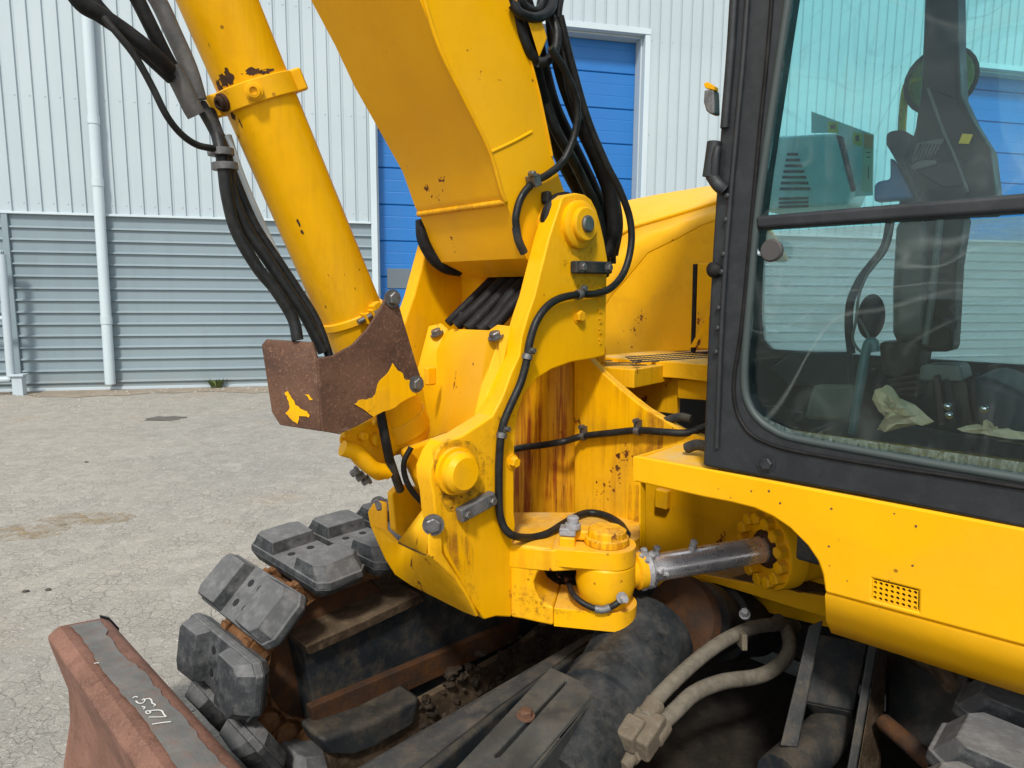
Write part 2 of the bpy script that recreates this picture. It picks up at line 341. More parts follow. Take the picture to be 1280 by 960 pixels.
def bolt(p, n, r, h, mat, parent, name='bolt', washer=True):
    bm = bmesh.new(); n = n.normalized()
    if washer: add_lathe(bm, p-n*.002, n, [(0, r*1.35), (.002+h*.18, r*1.35)], 16)
    add_lathe(bm, p-n*.002, n, [(0, r), (.002+h*.85, r), (.002+h, r*.82)], 6, random.random())
    return finish(name, bm, mat, parent)
def skin(name, pts, tris, th, mat, parent, bevel=0):
    bm = bmesh.new(); v = [bm.verts.new(p) for p in pts]
    for t in tris: bm.faces.new([v[i] for i in t])
    bmesh.ops.recalc_face_normals(bm, faces=bm.faces)
    o = finish(name, bm, mat, parent, 0, 25, recalc=False); s = o.modifiers.new('thickness', 'SOLIDIFY'); s.thickness = th; s.offset = 0
    if bevel:
        b = o.modifiers.new('bevel', 'BEVEL'); b.width = bevel; b.segments = 2; b.limit_method = 'ANGLE'; b.angle_limit = math.radians(50)
    return o
def inter(a, b, t): return a+(b-a)*t
Zv = Vec((0, 0, 1))
# directions of the machine: F forward of the upper body, V its left (towards the viewer), U along the tracks
F = Vec((-.717, .697, 0)).normalized(); V = Vec((-F.y, F.x, 0)); R_ = -V; U = Vec((.707, .707, 0))
TB = math.radians(43); N = Vec((math.sin(TB), -math.cos(TB), 0)); B = Vec((-math.cos(TB), -math.sin(TB), 0))
PIN = at(725, 285, 1.9)
def BP(o): return (PIN+N*o, N)
CAB0 = at(880, 585, 1.55)
def CP(o): return (CAB0+V*o, V)
def cp(a, z, o=0.): p = CAB0-F*a+V*o; return Vec((p.x, p.y, z))
def ca(x, y, o=0.): p = on(x, y, CP(o)); return (CAB0-p).dot(F), p.z

# ================================================================== GROUND
def build_ground():
    bm = bmesh.new(); xs = [-300, -60, -20, -8, -3, 0, 3, 8, 20, 60, 300]; ys = [-300, -60, -20, -5, 0, 3, 6, 10, 16, 60, 300]
    g = [[bm.verts.new((x, y, 0)) for x in xs] for y in ys]
    for j in range(len(ys)-1):
        for i in range(len(xs)-1): bm.faces.new((g[j][i], g[j][i+1], g[j+1][i+1], g[j+1][i]))
    tag(finish('ground', bm, GND), kind='structure')
build_ground()
WA = math.radians(13); WD = Vec((math.cos(WA), math.sin(WA), 0)); WN = Vec((math.sin(WA), -math.cos(WA), 0))
G0 = atz(150, 487, 0); WPL = (G0, WN)
def wp(s, z, o=0.): p = G0+WD*s+WN*o; return Vec((p.x, p.y, z))
def wsz(x, y): p = on(x, y, WPL); return (p-G0).dot(WD), p.z

# ================================================================== WAREHOUSE
def build_warehouse():
    W = root('warehouse', wp(0, 0), 'pale ribbed sheet metal warehouse with blue sectional doors behind the yellow excavator', 'warehouse')
    ztr = wsz(150, 270)[1]
    d1r, d1t = wsz(806, 44); d1l = wsz(471, 250)[0]
    d2l = wsz(1206, 120)[0]; d2r = d2l+(d1r-d1l); HT = 9.0; p = .2
    print('wall: ztr', ztr, 'door', d1l, d1r, d1t, 'door2', d2l)
    cache = {}
    def vsheet(s0, n, z0, z1, p):
        key = (n, round(p, 4), round(z0, 3), round(z1, 3))
        c = wp(s0+n*p/2, (z0+z1)/2)
        if key not in cache:
            prof = []
            for i in range(n):
                a = i*p-n*p/2; prof += [(a, 0), (a+.152, 0), (a+.161, -.028), (a+p-.010, -.028)]
            prof.append((n*p/2-.001, 0)); bm = bmesh.new()
            lo = [bm.verts.new(WD*u+WN*v+Zv*((z0-z1)/2)) for u, v in prof]; hi = [bm.verts.new(WD*u+WN*v+Zv*((z1-z0)/2)) for u, v in prof]
            for i in range(len(prof)-1): bm.faces.new((lo[i], lo[i+1], hi[i+1], hi[i]))
            for v in bm.verts: v.co += c
            o = finish('cladding_sheet', bm, CLU, W, smooth=False, recalc=False); cache[key] = (o.data, WL[o.name]-c); return o
        me, d = cache[key]; return link(bpy.data.objects.new('cladding_sheet', me), W, c+d)
    def run(s0, s1, z0, z1):
        n = int(round((s1-s0)/p)); i = 0; q = (s1-s0)/n
        while i < n:
            k = min(5, n-i); vsheet(s0+i*q, k, z0, z1, q); i += k
    def hsheet(s0, s1):
        pt = .1815; nn = int(ztr/pt)+1; prof = []; bm = bmesh.new()
        for i in range(nn):
            a = ztr-.06-i*pt
            for dz, v in ((0, 0), (-.120, 0), (-.133, .030), (-.152, .034), (-.160, 0)):
                if a+dz > 0: prof.append((a+dz, v))
        prof = [(ztr, 0)]+prof+[(.0, 0)]
        A = [bm.verts.new(wp(s0, z, v-.01)) for z, v in prof]; Bv = [bm.verts.new(wp(s1, z, v-.01)) for z, v in prof]
        for i in range(len(prof)-1): bm.faces.new((A[i], Bv[i], Bv[i+1], A[i+1]))
        return finish('plinth_sheet', bm, CLL, W, smooth=False, recalc=False)
    jl = .10                                       # jamb flashing width
    n1 = round((d1l-jl+14)/p)
    run(d1l-jl-n1*p, d1l-jl, ztr+.02, HT); run(d1l-jl, d1r+jl, d1t+.10, HT)
    run(d1r+jl, d2l-jl, ztr+.02, HT); run(d2l-jl, d2r+jl, d1t+.10, HT); run(d2r+jl, d2r+jl+14, ztr+.02, HT)
    js = wsz(18, 400)[0]
    for a, b in ((-14, js-6), (js-6, js-.04), (js+.04, d1l-jl), (d1r+jl, d2r+14)): hsheet(a, b)
    box('joint_cover', wp(js, ztr/2, .02), WD, WN, Zv, .085, .05, ztr, CLL, W, .006)
    for a, b in ((-14, d1l-jl), (d1r+jl, d2r+14)):
        box('drip_flashing', wp((a+b)/2, ztr+.005, .02), WD, WN, Zv, b-a, .07, .035, TRIM, W, .004)
        box('base_kerb', wp((a+b)/2, .02, -.02), WD, WN, Zv, b-a, .07, .06, GALV, W, .004)
    for l, r, b0 in ((d1l, d1r, 0), (d2l, d2r, ztr+.03)):
        box('door_jamb', wp(l-jl/2, (b0+d1t)/2, -.03), WD, WN, Zv, jl, .14, d1t-b0, TRIM, W, .005)
        box('door_jamb', wp(r+jl/2, (b0+d1t)/2, -.03), WD, WN, Zv, jl, .14, d1t-b0, TRIM, W, .005)
        box('door_lintel', wp((l+r)/2, d1t+.05, -.03), WD, WN, Zv, r-l+2*jl, .16, .1, TRIM, W, .005)
        dr = box('roller_door', wp((l+r)/2, d1t/2, -.36), WD, WN, Zv, r-l, .04, d1t, DARK, W, 0)
        ph = .61; nz = int((d1t-b0)/ph)+1
        for side in (l, r):
            box('door_reveal', wp(side+(.02 if side == l else -.02), d1t/2, -.2), WD, WN, Zv, .03, .24, d1t, GALV, W, 0)
        box('door_head', wp((l+r)/2, d1t-.02, -.2), WD, WN, Zv, r-l-.08, .24, .03, GALV, W, 0)
        for i in range(nz):
            z0 = b0+i*ph; z1 = min(d1t-.03, z0+ph-.006)
            if z1-z0 < .1: continue
            bm = bmesh.new(); prof = [(z0, -.02), (z0+.015, 0), (z0+ph*.33, 0), (z0+ph*.33+.012, -.003), (z0+ph*.33+.024, 0), (z0+ph*.66, 0), (z0+ph*.66+.012, -.003), (z0+ph*.66+.024, 0), (z1-.015, 0), (z1, -.02)]
            prof = [(min(z, z1), v) for z, v in prof]
            A = [bm.verts.new(wp(l+.04, z, v-.30)) for z, v in prof]; Bv = [bm.verts.new(wp(r-.04, z, v-.30)) for z, v in prof]
            for q in range(len(prof)-1): bm.faces.new((A[q], Bv[q], Bv[q+1], A[q+1]))
            finish('door_panel', bm, DOOR, dr, smooth=False, recalc=False)
        for i in range(4):
            if l == d1l:
                c = wp(l+.36+i*1.02, 1.80, -.292)
                box('door_window', c, WD, WN, Zv, .40, .012, .34, flat('dull_pane', (.12, .15, .17), .3), dr, .02)
    bm = bmesh.new()
    for z in (ztr+.16, ztr+1.7, ztr+3.3):
        for i in range(-34, 110):
            q = wp(i*.2+.07+.004*math.sin(i*7), z, .001)
            sx = (q-G0).dot(WD)
            if any(a_-jl < sx < b_+jl and z < d1t+.2 for a_, b_ in ((d1l, d1r), (d2l, d2r))): continue
            add_lathe(bm, q, WN, [(0, .013), (.006, .011)], 6)
    finish('fixing_screws', bm, GALV, W)['kind'] = 'stuff'
    # rain pipe
    pts = [on(x, y, (G0+WN*.12, WN)) for x, y in ((100, -120), (107, 0), (123, 240), (138, 480))]
    dp = lathe('downpipe', pts[3], (pts[0]-pts[3]), [(0, .075), ((pts[0]-pts[3]).length, .075)], TRIM, W, 18)
    for q in ((117, 150), (122, 228), (133, 400)):
        c = on(q[0], q[1], (G0+WN*.12, WN)); lathe('pipe_socket', c-Zv*.06, Zv, [(0, .083), (.12, .083)], TRIM, dp, 18)
    # body, roof and rear so it stands as a building
    box('building_core', wp(8, HT/2-.05, -7.6), WD, WN, Zv, 43, 14, HT-.1, CLL, W, 0)
    box('roof', wp(8, HT+.1, -7.3), WD, WN, Zv, 44.5, 15.2, .2, GALV, W, 0)
build_warehouse()
def build_gate():
    g = root('metal_gate', atz(10, 490, 0), 'galvanised steel gate frame at the left edge before the ribbed wall', 'gate')
    pl = (G0+WN*.35, WN); s0 = wsz
    tube('gate_stile', [on(2, 318, pl), on(14, 474, pl)], .055, GALV, g, 8, 0)
    tube('bottom_rail', [on(-60, 478, pl), on(14, 474, pl)], .05, GALV, g, 8, 0)
    tube('top_rail', [on(-60, 316, pl), on(2, 318, pl)], .05, GALV, g, 8, 0)
    tube('middle_rail', [on(-60, 398, pl), on(8, 398, pl)], .035, GALV, g, 8, 0)
    c = on(24, 480, pl); box('gate_post', Vec((c.x, c.y, .14)), WD, WN, Zv, .14, .14, .29, GALV, g, .01)
    box('post_cap', Vec((c.x, c.y, .30)), WD, WN, Zv, .2, .2, .03, GALV, g, .006)
build_gate()
def build_weeds():
    for (x, y, n, h, lab) in ((271, 485, 46, .22, 'low green weed tuft growing at the foot of the grey wall'), (238, 484, 9, .07, 'tiny dry weed at the wall foot left of the green tuft')):
        b = atz(x, y, 0); t = root('weed', b, lab, 'weed', 'weeds at the wall foot'); bm = bmesh.new()
        for i in range(n):
            a = random.uniform(0, 6.28); ln = h*random.uniform(.5, 1); d = Vec((math.cos(a), math.sin(a), 0)); s = Vec((-d.y, d.x, 0))*.018
            o = b+d*random.uniform(0, .09); m = o+d*ln*.35+Zv*ln*.6; e = o+d*ln*.75+Zv*ln*random.uniform(.7, 1)
            v = [bm.verts.new(q) for q in (o-s*.5, o+s*.5, m+s, m-s, e)]
            bm.faces.new(v[:4]); bm.faces.new((v[3], v[2], v[4]))
        finish('leaf_tuft', bm, LEAF, t, recalc=False)
build_weeds()
def build_yard_marks():
    bm = bmesh.new(); c = atz(207, 523, .004)
    vs = []
    for i in range(22):
        a = i/22*6.283; r = 1+random.uniform(-.22, .22); vs.append(bm.verts.new((c.x+math.cos(a)*.21*r, c.y+math.sin(a)*.17*r, .004)))
    bm.faces.new(vs); tag(finish('damp_patch', bm, grime('damp_dirt', (.075, .066, .055), (.11, .098, .082), (.18, .165, .14), .5, .7, 9), smooth=False), kind='structure')
    for (x, y, a_, b_) in ((32, 664, .28, .16), (110, 648, .30, .14)):
        c = atz(x, y, .003); bm = bmesh.new()
        bm.faces.new([bm.verts.new((c.x+math.cos(i/20*6.283)*a_*random.uniform(.8, 1.2), c.y+math.sin(i/20*6.283)*b_*random.uniform(.8, 1.2), .003)) for i in range(20)])
        tag(finish('sandy_patch', bm, stainmat('ochre_sand', (.40, .29, .15), .36, 1., 14), smooth=False), kind='structure')
    # loose dirt along the wall foot and scattered grit
    bm = bmesh.new(); top = []; bot = []
    for i in range(120):
        s = -9+i*.3; top.append(bm.verts.new(wp(s, .008, .02))); bot.append(bm.verts.new(wp(s, .005, .45+.2*random.random()+.15*math.sin(i*.7)+.1*math.sin(i*.23))))
    for i in range(119): bm.faces.new((top[i], bot[i], bot[i+1], top[i+1]))
    tag(finish('dirt_strip', bm, DIRT, smooth=False, recalc=False), kind='structure')
    bm = bmesh.new()
    for i in range(1500):
        if i >= 900: p_ = wp(random.uniform(-9, 7), 0, random.gauss(1.5, .35)); r = random.uniform(.006, .016)
        elif i < 330: p_ = wp(random.uniform(-8, 6), 0, random.uniform(.05, .6)); r = random.uniform(.006, .022)
        else: p_ = Vec((random.uniform(-7, 3), random.uniform(1.6, 10), 0)); r = random.uniform(.002, .008)
        m = Matrix.Translation(p_+Zv*r*.3) @ Matrix.Rotation(random.random()*6, 4, 'Z') @ Matrix.Diagonal((r*random.uniform(.8, 1.6), r, r*.7, 1))
        bmesh.ops.create_icosphere(bm, subdivisions=1, radius=1, matrix=m)
    tag(finish('grit', bm, grime('grit_stone', (.30, .28, .25), (.42, .40, .36), (.12, .11, .1), .5, .9, 20)), kind='stuff')
    for x, y, lab in ((108, 421+157, 'small dark clod on the paving at the far left'), (60, 738, 'dark clod lying on the paving above the rusty blade'), (32, 740, 'flat dark scrap on the paving left of the dark clod')):
        b = atz(x, y, 0); t = bmesh.new(); r = .013
        bmesh.ops.create_icosphere(t, subdivisions=2, radius=1, matrix=Matrix.Translation(b+Zv*.004) @ Matrix.Diagonal((r*1.4, r*.8, r*.5, 1)))
        for v in t.verts: v.co += Vec((random.uniform(-1, 1), random.uniform(-1, 1), random.uniform(-.5, .5)))*.004
        tag(finish('clod', t, DIRTD), lab, 'clod', 'dark clods on the paving')
DIRTD = grime('dark_clod', (.04, .035, .03), (.07, .06, .05), (.12, .1, .09), .4, .9, 20)
build_yard_marks()

# ================================================================== EXCAVATOR
X = root('excavator', (.6, 2.3, 0), 'yellow crawler excavator with charcoal cab, rusty cylinder guard and rubber pad tracks', 'excavator')

# ---------------------------------------------------------------- undercarriage
T0 = atz(390, 700, .68)                       # a shoe on the top run of the far track
TZ = .385; TR = .30                           # idler axle height, path radius
def tp(u, z, f=0.): p = T0+U*u+F*f; return Vec((p.x, p.y, z))
def make_shoe_mesh():
    """local axes: x across the track, y along it, z outward"""
    bm = bmesh.new()
    def ring(pts): return [bm.verts.new(p) for p in pts]
    def solid(a, b):
        n = len(a); va, vb = ring(a), ring(b); bm.faces.new(va[::-1]); bm.faces.new(vb)
        for i in range(n): bm.faces.new((va[i], va[(i+1) % n], vb[(i+1) % n], vb[i]))
    w, l = .245, .086
    pl = lambda W, L_, c, z: [(-W, -L_+c, z), (-W+c, -L_, z), (W-c, -L_, z), (W, -L_+c, z), (W, L_-c, z), (W-c, L_, z), (-W+c, L_, z), (-W, L_-c, z)]
    solid(pl(w-.035, l-.014, .02, -.01), pl(w, l, .030, .024))
    solid(pl(w, l, .030, .0241), pl(w-.003, l-.002, .030, .046))
    for s in (-1, 1):
        q = .0045
        a = [(s*.066, -l+q, .038), (s*(w-.030-q), -l+q, .038), (s*(w-q), -l+.030, .038), (s*(w-q), l-.030, .038), (s*(w-.030-q), l-q, .038), (s*.066, l-q, .038)]
        b = [(s*.078, -l+.014, .084), (s*.178, -l+.012, .089), (s*.200, -l+.034, .086), (s*.200, l-.034, .086), (s*.178, l-.012, .089), (s*.078, l-.014, .084)]
        if s < 0: a, b = a[::-1], b[::-1]
        solid(a, b)
    return bm
def build_track(f, label):
    tr = box('track_chain', tp(1.15, TZ, f), U, F, Zv, 2.2, .10, .42, MUD, X, .03)
    # chain link beads running round the path
    Lt = 2.30
    def path(s):          # s measured backwards from the top of the idler; returns u, z, tangent angle
        half = math.pi*TR
        if s < 0: return -s, TZ+TR, 0.
        if s < half: th = s/TR; return -math.sin(th)*TR, TZ+math.cos(th)*TR, th
        return s-half, TZ-TR, math.pi
    proto = None; pitch = .199; s = .02-pitch*11
    while s < math.pi*TR+2.2:
        u, z, th = path(s); nrm = Vec((0, 0, 1))
        outv = -U*math.sin(th)+Zv*math.cos(th); tan = U*math.cos(th)+Zv*math.sin(th)
        p_ = tp(u, z, f)-outv*.022
        m = Matrix((F, outv.cross(F), outv)).transposed().to_4x4()
        if proto is None:
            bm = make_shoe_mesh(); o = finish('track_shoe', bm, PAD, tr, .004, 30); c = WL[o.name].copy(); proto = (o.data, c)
            bolts = bmesh.new()
            for a in (-.038, .038):
                for b_ in (-.034, .034): add_lathe(bolts, Vec((a*.8, b_, .0445)), Zv, [(0, .013), (.0035, .0125)], 8)
            for v in bolts.verts: v.co -= c
            ob = bpy.data.meshes.new('shoe_hole_discs'); bolts.to_mesh(ob); bolts.free(); ob.materials.append(INK)  # raised black discs paint the shade inside the bolt holes
        else:
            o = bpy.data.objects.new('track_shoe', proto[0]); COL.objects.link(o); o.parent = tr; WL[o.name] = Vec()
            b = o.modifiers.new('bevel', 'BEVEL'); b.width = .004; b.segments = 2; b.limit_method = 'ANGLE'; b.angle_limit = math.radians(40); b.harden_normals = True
        loc = p_+m.to_3x3() @ proto[1]
        wob = Matrix.Rotation(random.uniform(-.035, .035), 4, 'X') @ Matrix.Rotation(random.uniform(-.02, .02), 4, 'Y')
        mw = Matrix.Translation(loc-WL[tr.name]) @ m @ wob; o.matrix_local = mw
        h = bpy.data.objects.new('bolt_hole_discs', ob); COL.objects.link(h); h.parent = tr; h.matrix_local = mw; h['kind'] = 'stuff'
        s += pitch
    # links, idler wheel, frame
    bm = bmesh.new(); s = -2.2
    while s < math.pi*TR+2.0:
        u, z, th = path(s); outv = -U*math.sin(th)+Zv*math.cos(th); tan = U*math.cos(th)+Zv*math.sin(th)
        for k in (-.075, .075): add_box(bm, tp(u, z, f+k)-outv*.052, tan, F, outv, .16, .032, .085)
        add_lathe(bm, tp(u, z, f)-outv*.052+tan*.05-F*.10, F, [(0, .034), (.2, .034)], 10)
        s += .1
    finish('chain_links', bm, grime('rusty_chain', (.13, .055, .018), (.20, .10, .045), (.05, .025, .012), .6, .8, 30, .4, spec=.2), tr)['kind'] = 'stuff'
    c = tp(.02, TZ, f-.07); lathe('idler_wheel', c, F, [(0, .22), (.008, .245), (.03, .255), (.14, .255), (.155, .245), (.16, .22)], BRN, X, 36)
    lathe('idler_hub', c-F*.03, F, [(0, .045), (.01, .06), (.035, .065)], MUD, X, 20)
    return tr
build_track(0., '')
DN = -1.93
build_track(DN, '')
# far track frame: traced on its near face
TF = (tp(0, 0, -.16), -F)
topl = [(376, 806), (420, 784), (480, 757), (535, 735), (600, 772)]
fr = PL(TF, [(377, 808), (455, 772), (530, 738), (600, 715), (680, 690), (700, 760), (655, 815), (560, 858), (450, 905), (398, 927), (392, 880)])
ext('track_frame', fr, F*.24, IRON, X, .008)
ext('track_frame_flange', PL((TF[0]-F*.03, -F), [(388, 884), (450, 858), (560, 812), (650, 775), (650, 800), (560, 842), (450, 892), (396, 920)]), F*.03, BRN, X, .006)
ext('frame_dirt', PL((TF[0]-F*.035, -F), [(382, 808), (450, 778), (527, 742), (532, 752), (455, 789), (386, 819)]), F*.2, MUD, X, .006)
ext('lower_track_guard', PL((TF[0]-F*.13, -F), [(400, 925), (470, 900), (528, 870), (520, 905), (470, 935), (440, 946), (410, 944)]), F*.14, IRON, X, .02)
ext('rock_guard', PL((TF[0]-F*.10, -F), [(404, 926), (470, 902), (530, 874), (650, 808), (700, 765), (760, 760), (740, 812), (640, 880), (545, 950), (470, 990), (420, 985)]), F*.03, MUD, X, .006)
def build_far_rollers():
    bm = bmesh.new()
    for i in range(60):
        x_ = random.uniform(525, 720); p_ = on(x_, 880-(x_-545)*.6+random.uniform(-30, 28), (TF[0]-F*random.uniform(.10, .115), -F)); r = random.uniform(.010, .030)
        g_ = bmesh.ops.create_icosphere(bm, subdivisions=2, radius=r*.7, matrix=Matrix.Translation(p_))
        k_ = Vec((random.uniform(.6, 1.5), random.uniform(.6, 1.5), random.uniform(.5, 1)))
        for v in g_['verts']: d_ = v.co-p_; v.co = p_+Vec((d_.x*k_.x, d_.y*k_.y, d_.z*k_.z))*random.uniform(.65, 1.2)
    o = finish('mud_clumps', bm, grime('greasy_mud', (.014, .010, .007), (.028, .019, .012), (.07, .05, .03), .4, .8, 20, .4, spec=.25), X); o['kind'] = 'stuff'
    for u in (.55, .9, 1.25, 1.6): lathe('track_roller', tp(u, .16, -.12), F, [(0, .05), (.02, .085), (.22, .085), (.24, .05)], MUD, X, 20)
build_far_rollers()
# blade arms, blade cylinder, chassis
zc = .50
def ctr(u, f=0., z=.5): p = T0+U*u+F*(-.885+f); return Vec((p.x, p.y, z))
AP = (Vec((0, 0, .52)), Zv)
arm = PL((Vec((0, 0, .47)), Zv), [(380, 990), (440, 960), (600, 868), (738, 789), (752, 794), (740, 806), (640, 876), (543, 960), (500, 1000)])
ext('blade_arm', arm, Vec((0, 0, -.13)), GRY if False else IRON, X, .012)
ext('arm_wear_strip', PL((Vec((0, 0, .476)), Zv), [(400, 985), (445, 962), (600, 874), (730, 798), (736, 800), (620, 884), (520, 962), (490, 985)]), Vec((0, 0, -.02)), grime('worn_grey_steel', (.024, .025, .025), (.050, .048, .043), (.12, .09, .06), .6, .6, 9, .4), X, .004)
br = PL((Vec((0, 0, .60)), Zv), [(688, 833), (742, 857), (738, 872), (640, 985), (545, 985)])
PLATE = grime('scuffed_grey_plate', (.026, .030, .031), (.055, .059, .058), (.11, .095, .07), .6, .55, 7, .4)
zz = (Vec((0, 0, .60)), Zv)
slot = PL(zz, [(705, 852), (707, 849), (709, 852), (625, 944), (620, 946), (619, 942)])
sp = ext('slotted_guard_plate', br, Vec((0, 0, -.035)), PLATE, X, .006, holes=[slot])
bolt(on(657, 895, zz), Zv, .016, .016, RST, sp)
ext('guard_plate_fold', PL((Vec((0, 0, .597)), Zv), [(742, 858), (746, 868), (652, 985), (640, 985), (738, 872)]), Vec((0, 0, -.11)), PLATE, X, .006)
a0, a1 = at(692, 990, 1.50), at(812, 790, 1.98)
lathe('blade_cylinder', a0, a1-a0, [(0, .106), (.26, .108), (.262, .122), (.33, .125), (.335, .116), ((a1-a0).length-.02, .135), ((a1-a0).length, .12)], grime('greasy_cylinder', (.009, .012, .014), (.035, .038, .040), (.10, .09, .075), .45, .5, 11, .35), X, 32)
box('chassis_box', ctr(1.75, 0, .45), U, F, Zv, 1.0, 1.1, .34, IRON, X, .03)
box('belly_plate', ctr(.60, -.30, .20), U, F, Zv, 1.3, 1.3, .03, grime('greasy_belly', (.010, .0085, .007), (.020, .016, .012), (.06, .047, .033), .4, .8, 7, .6, spec=.2), X, .01)
box('cross_beam', ctr(1.35, 0, .36), U, F, Zv, .22, 1.5, .2, IRON, X, .03)
lathe('slew_ring', ctr(1.75, .1, .70), Zv, [(0, .50), (.05, .52), (.13, .52), (.14, .48), (.22, .48)], IRON, X, 48)
# swivel pieces seen in the gap
q0 = at(846, 772, 2.0); q1 = at(905, 778, 2.18)
lathe('rusty_collar', q0, (q1-q0), [(0, .085), (.01, .115), (.035, .125), (.06, .105), (.07, .095)], BRN, X, 32)
lathe('swivel_housing', inter(q0, q1, .3), (q1-q0), [(0, .10), (.02, .115), (.08, .115), (.085, .10), (.14, .10), (.145, .118), (.24, .118), (.25, .1), (.4, .1)], IRON, X, 32)
bolt(at(931, 768, 1.86), Vec((-.3, -.7, .7)), .011, .03, GRS, X, 'grease_nipple')
def hoses_beige():
    z6 = lambda x, y, d: at(720+x/4.364, 740+y/4.364, d)
    tube('sleeved_hose', [z6(380, 690, 1.62), z6(430, 600, 1.66), z6(500, 520, 1.70), z6(650, 380, 1.76), z6(800, 270, 1.84), z6(950, 200, 1.92), z6(1080, 178, 2.0), z6(1200, 185, 2.1)], .0195, HOB, X, 12, 8, .010)
    tube('sleeved_hose', [z6(430, 800, 1.60), z6(470, 720, 1.63), z6(550, 640, 1.66), z6(650, 550, 1.70), z6(800, 490, 1.76), z6(1000, 458, 1.84), z6(1110, 395, 1.88), z6(1165, 310, 1.93), z6(1150, 210, 2.02), z6(1100, 150, 2.1)], .0205, HOB, X, 12, 8, .010)
    ax = (z6(500, 520, 1.7)-z6(380, 690, 1.62)).normalized(); a, b, d = frame_of(ax)
    box('fitting_block', z6(370, 770, 1.60), a, b, d, .075, .06, .10, BRS, X, .008)
    box('fitting_block', z6(300, 770, 1.585), a, b, d, .05, .05, .07, BRS, X, .008)
    bm = bmesh.new(); add_lathe(bm, z6(150, 930, 1.56), ax, [(0, .03), (.05, .032)], 6); add_lathe(bm, z6(190, 870, 1.57), ax, [(0, .022), (.06, .022)], 12); finish('hose_fitting', bm, BRS, X, .003)
    bm = bmesh.new(); add_lathe(bm, z6(255, 960, 1.55), ax, [(0, .018), (.05, .018)], 12); add_lathe(bm, z6(300, 900, 1.57), ax, [(0, .024), (.04, .024)], 6); finish('hose_fitting', bm, BRS, X, .003)
    for q in ((410, 640, 1.645), (450, 755, 1.615)):
        lathe('hose_ferrule', z6(*q)-ax*.03, ax, [(0, .020), (.005, .0255), (.05, .0255), (.055, .02)], BRS, X, 18)
    box('hose_strap', z6(905, 260, 1.86), cr, cu, cf, .016, .045, .05, BRS, X, .004)
hoses_beige()
# bracket of two flanges under the deck, near motor and stones of dirt
def under_right():
    z5 = lambda x, y, d: at(960+x/4, 760+y/4, d)
    w_ = IRON
    loft('mount_flange', [z5(205, 90, 1.62), z5(275, 60, 1.62), z5(150, 700, 1.52), z5(60, 690, 1.52)], [z5(205, 90, 1.66), z5(275, 60, 1.66), z5(150, 700, 1.56), z5(60, 690, 1.56)], w_, X, .004)
    loft('mount_web', [z5(250, 130, 1.68), z5(500, 180, 1.68), z5(430, 520, 1.62), z5(180, 470, 1.62)], [z5(250, 130, 1.8), z5(500, 180, 1.8), z5(430, 520, 1.74), z5(180, 470, 1.74)], w_, X, .006)
    loft('mount_web', [z5(180, 470, 1.62), z5(430, 520, 1.62), z5(420, 620, 1.67), z5(250, 560, 1.67)], [z5(180, 470, 1.74), z5(430, 520, 1.74), z5(420, 620, 1.74), z5(250, 560, 1.74)], w_, X, .006)
    loft('mount_flange', [z5(505, 175, 1.60), z5(550, 175, 1.60), z5(440, 830, 1.48), z5(390, 830, 1.48)], [z5(505, 175, 1.70), z5(550, 175, 1.70), z5(440, 830, 1.58), z5(390, 830, 1.58)], w_, X, .004)
    loft('side_gusset', [z5(555, 170, 1.64), z5(600, 180, 1.66), z5(560, 830, 1.56), z5(445, 830, 1.5)], [z5(555, 170, 1.7), z5(600, 180, 1.72), z5(560, 830, 1.62), z5(445, 830, 1.56)], MUD, X, .004)
    p0 = z5(620, 330, 1.72); p1 = z5(930, 420, 1.42)
    loft('motor_cover', [z5(590, 180, 1.75), z5(1010, 200, 1.55), z5(1010, 540, 1.42), z5(830, 780, 1.42), z5(590, 620, 1.62)], [z5(590, 180, 1.95), z5(1010, 200, 1.75), z5(1010, 540, 1.62), z5(830, 780, 1.62), z5(590, 620, 1.82)], w_, X, .02)
    tube('drain_pipe', [z5(580, 570, 1.54), z5(650, 630, 1.50), z5(830, 790, 1.42)], .020, BRN, X, 10)
    tube('dirty_hose', [z5(740, 240, 1.66), z5(860, 300, 1.58), z5(940, 400, 1.52), z5(1050, 470, 1.5)], .025, MUD, X, 10)
    tube('dirty_hose', [z5(850, 240, 1.62), z5(980, 330, 1.55), z5(1100, 400, 1.5)], .020, MUD, X, 10)
    lathe('cross_pipe', z5(60, 860, 1.50), z5(330, 600, 1.66)-z5(60, 860, 1.50), [(0, .055), (.36, .05)], IRON, X, 20)
under_right()
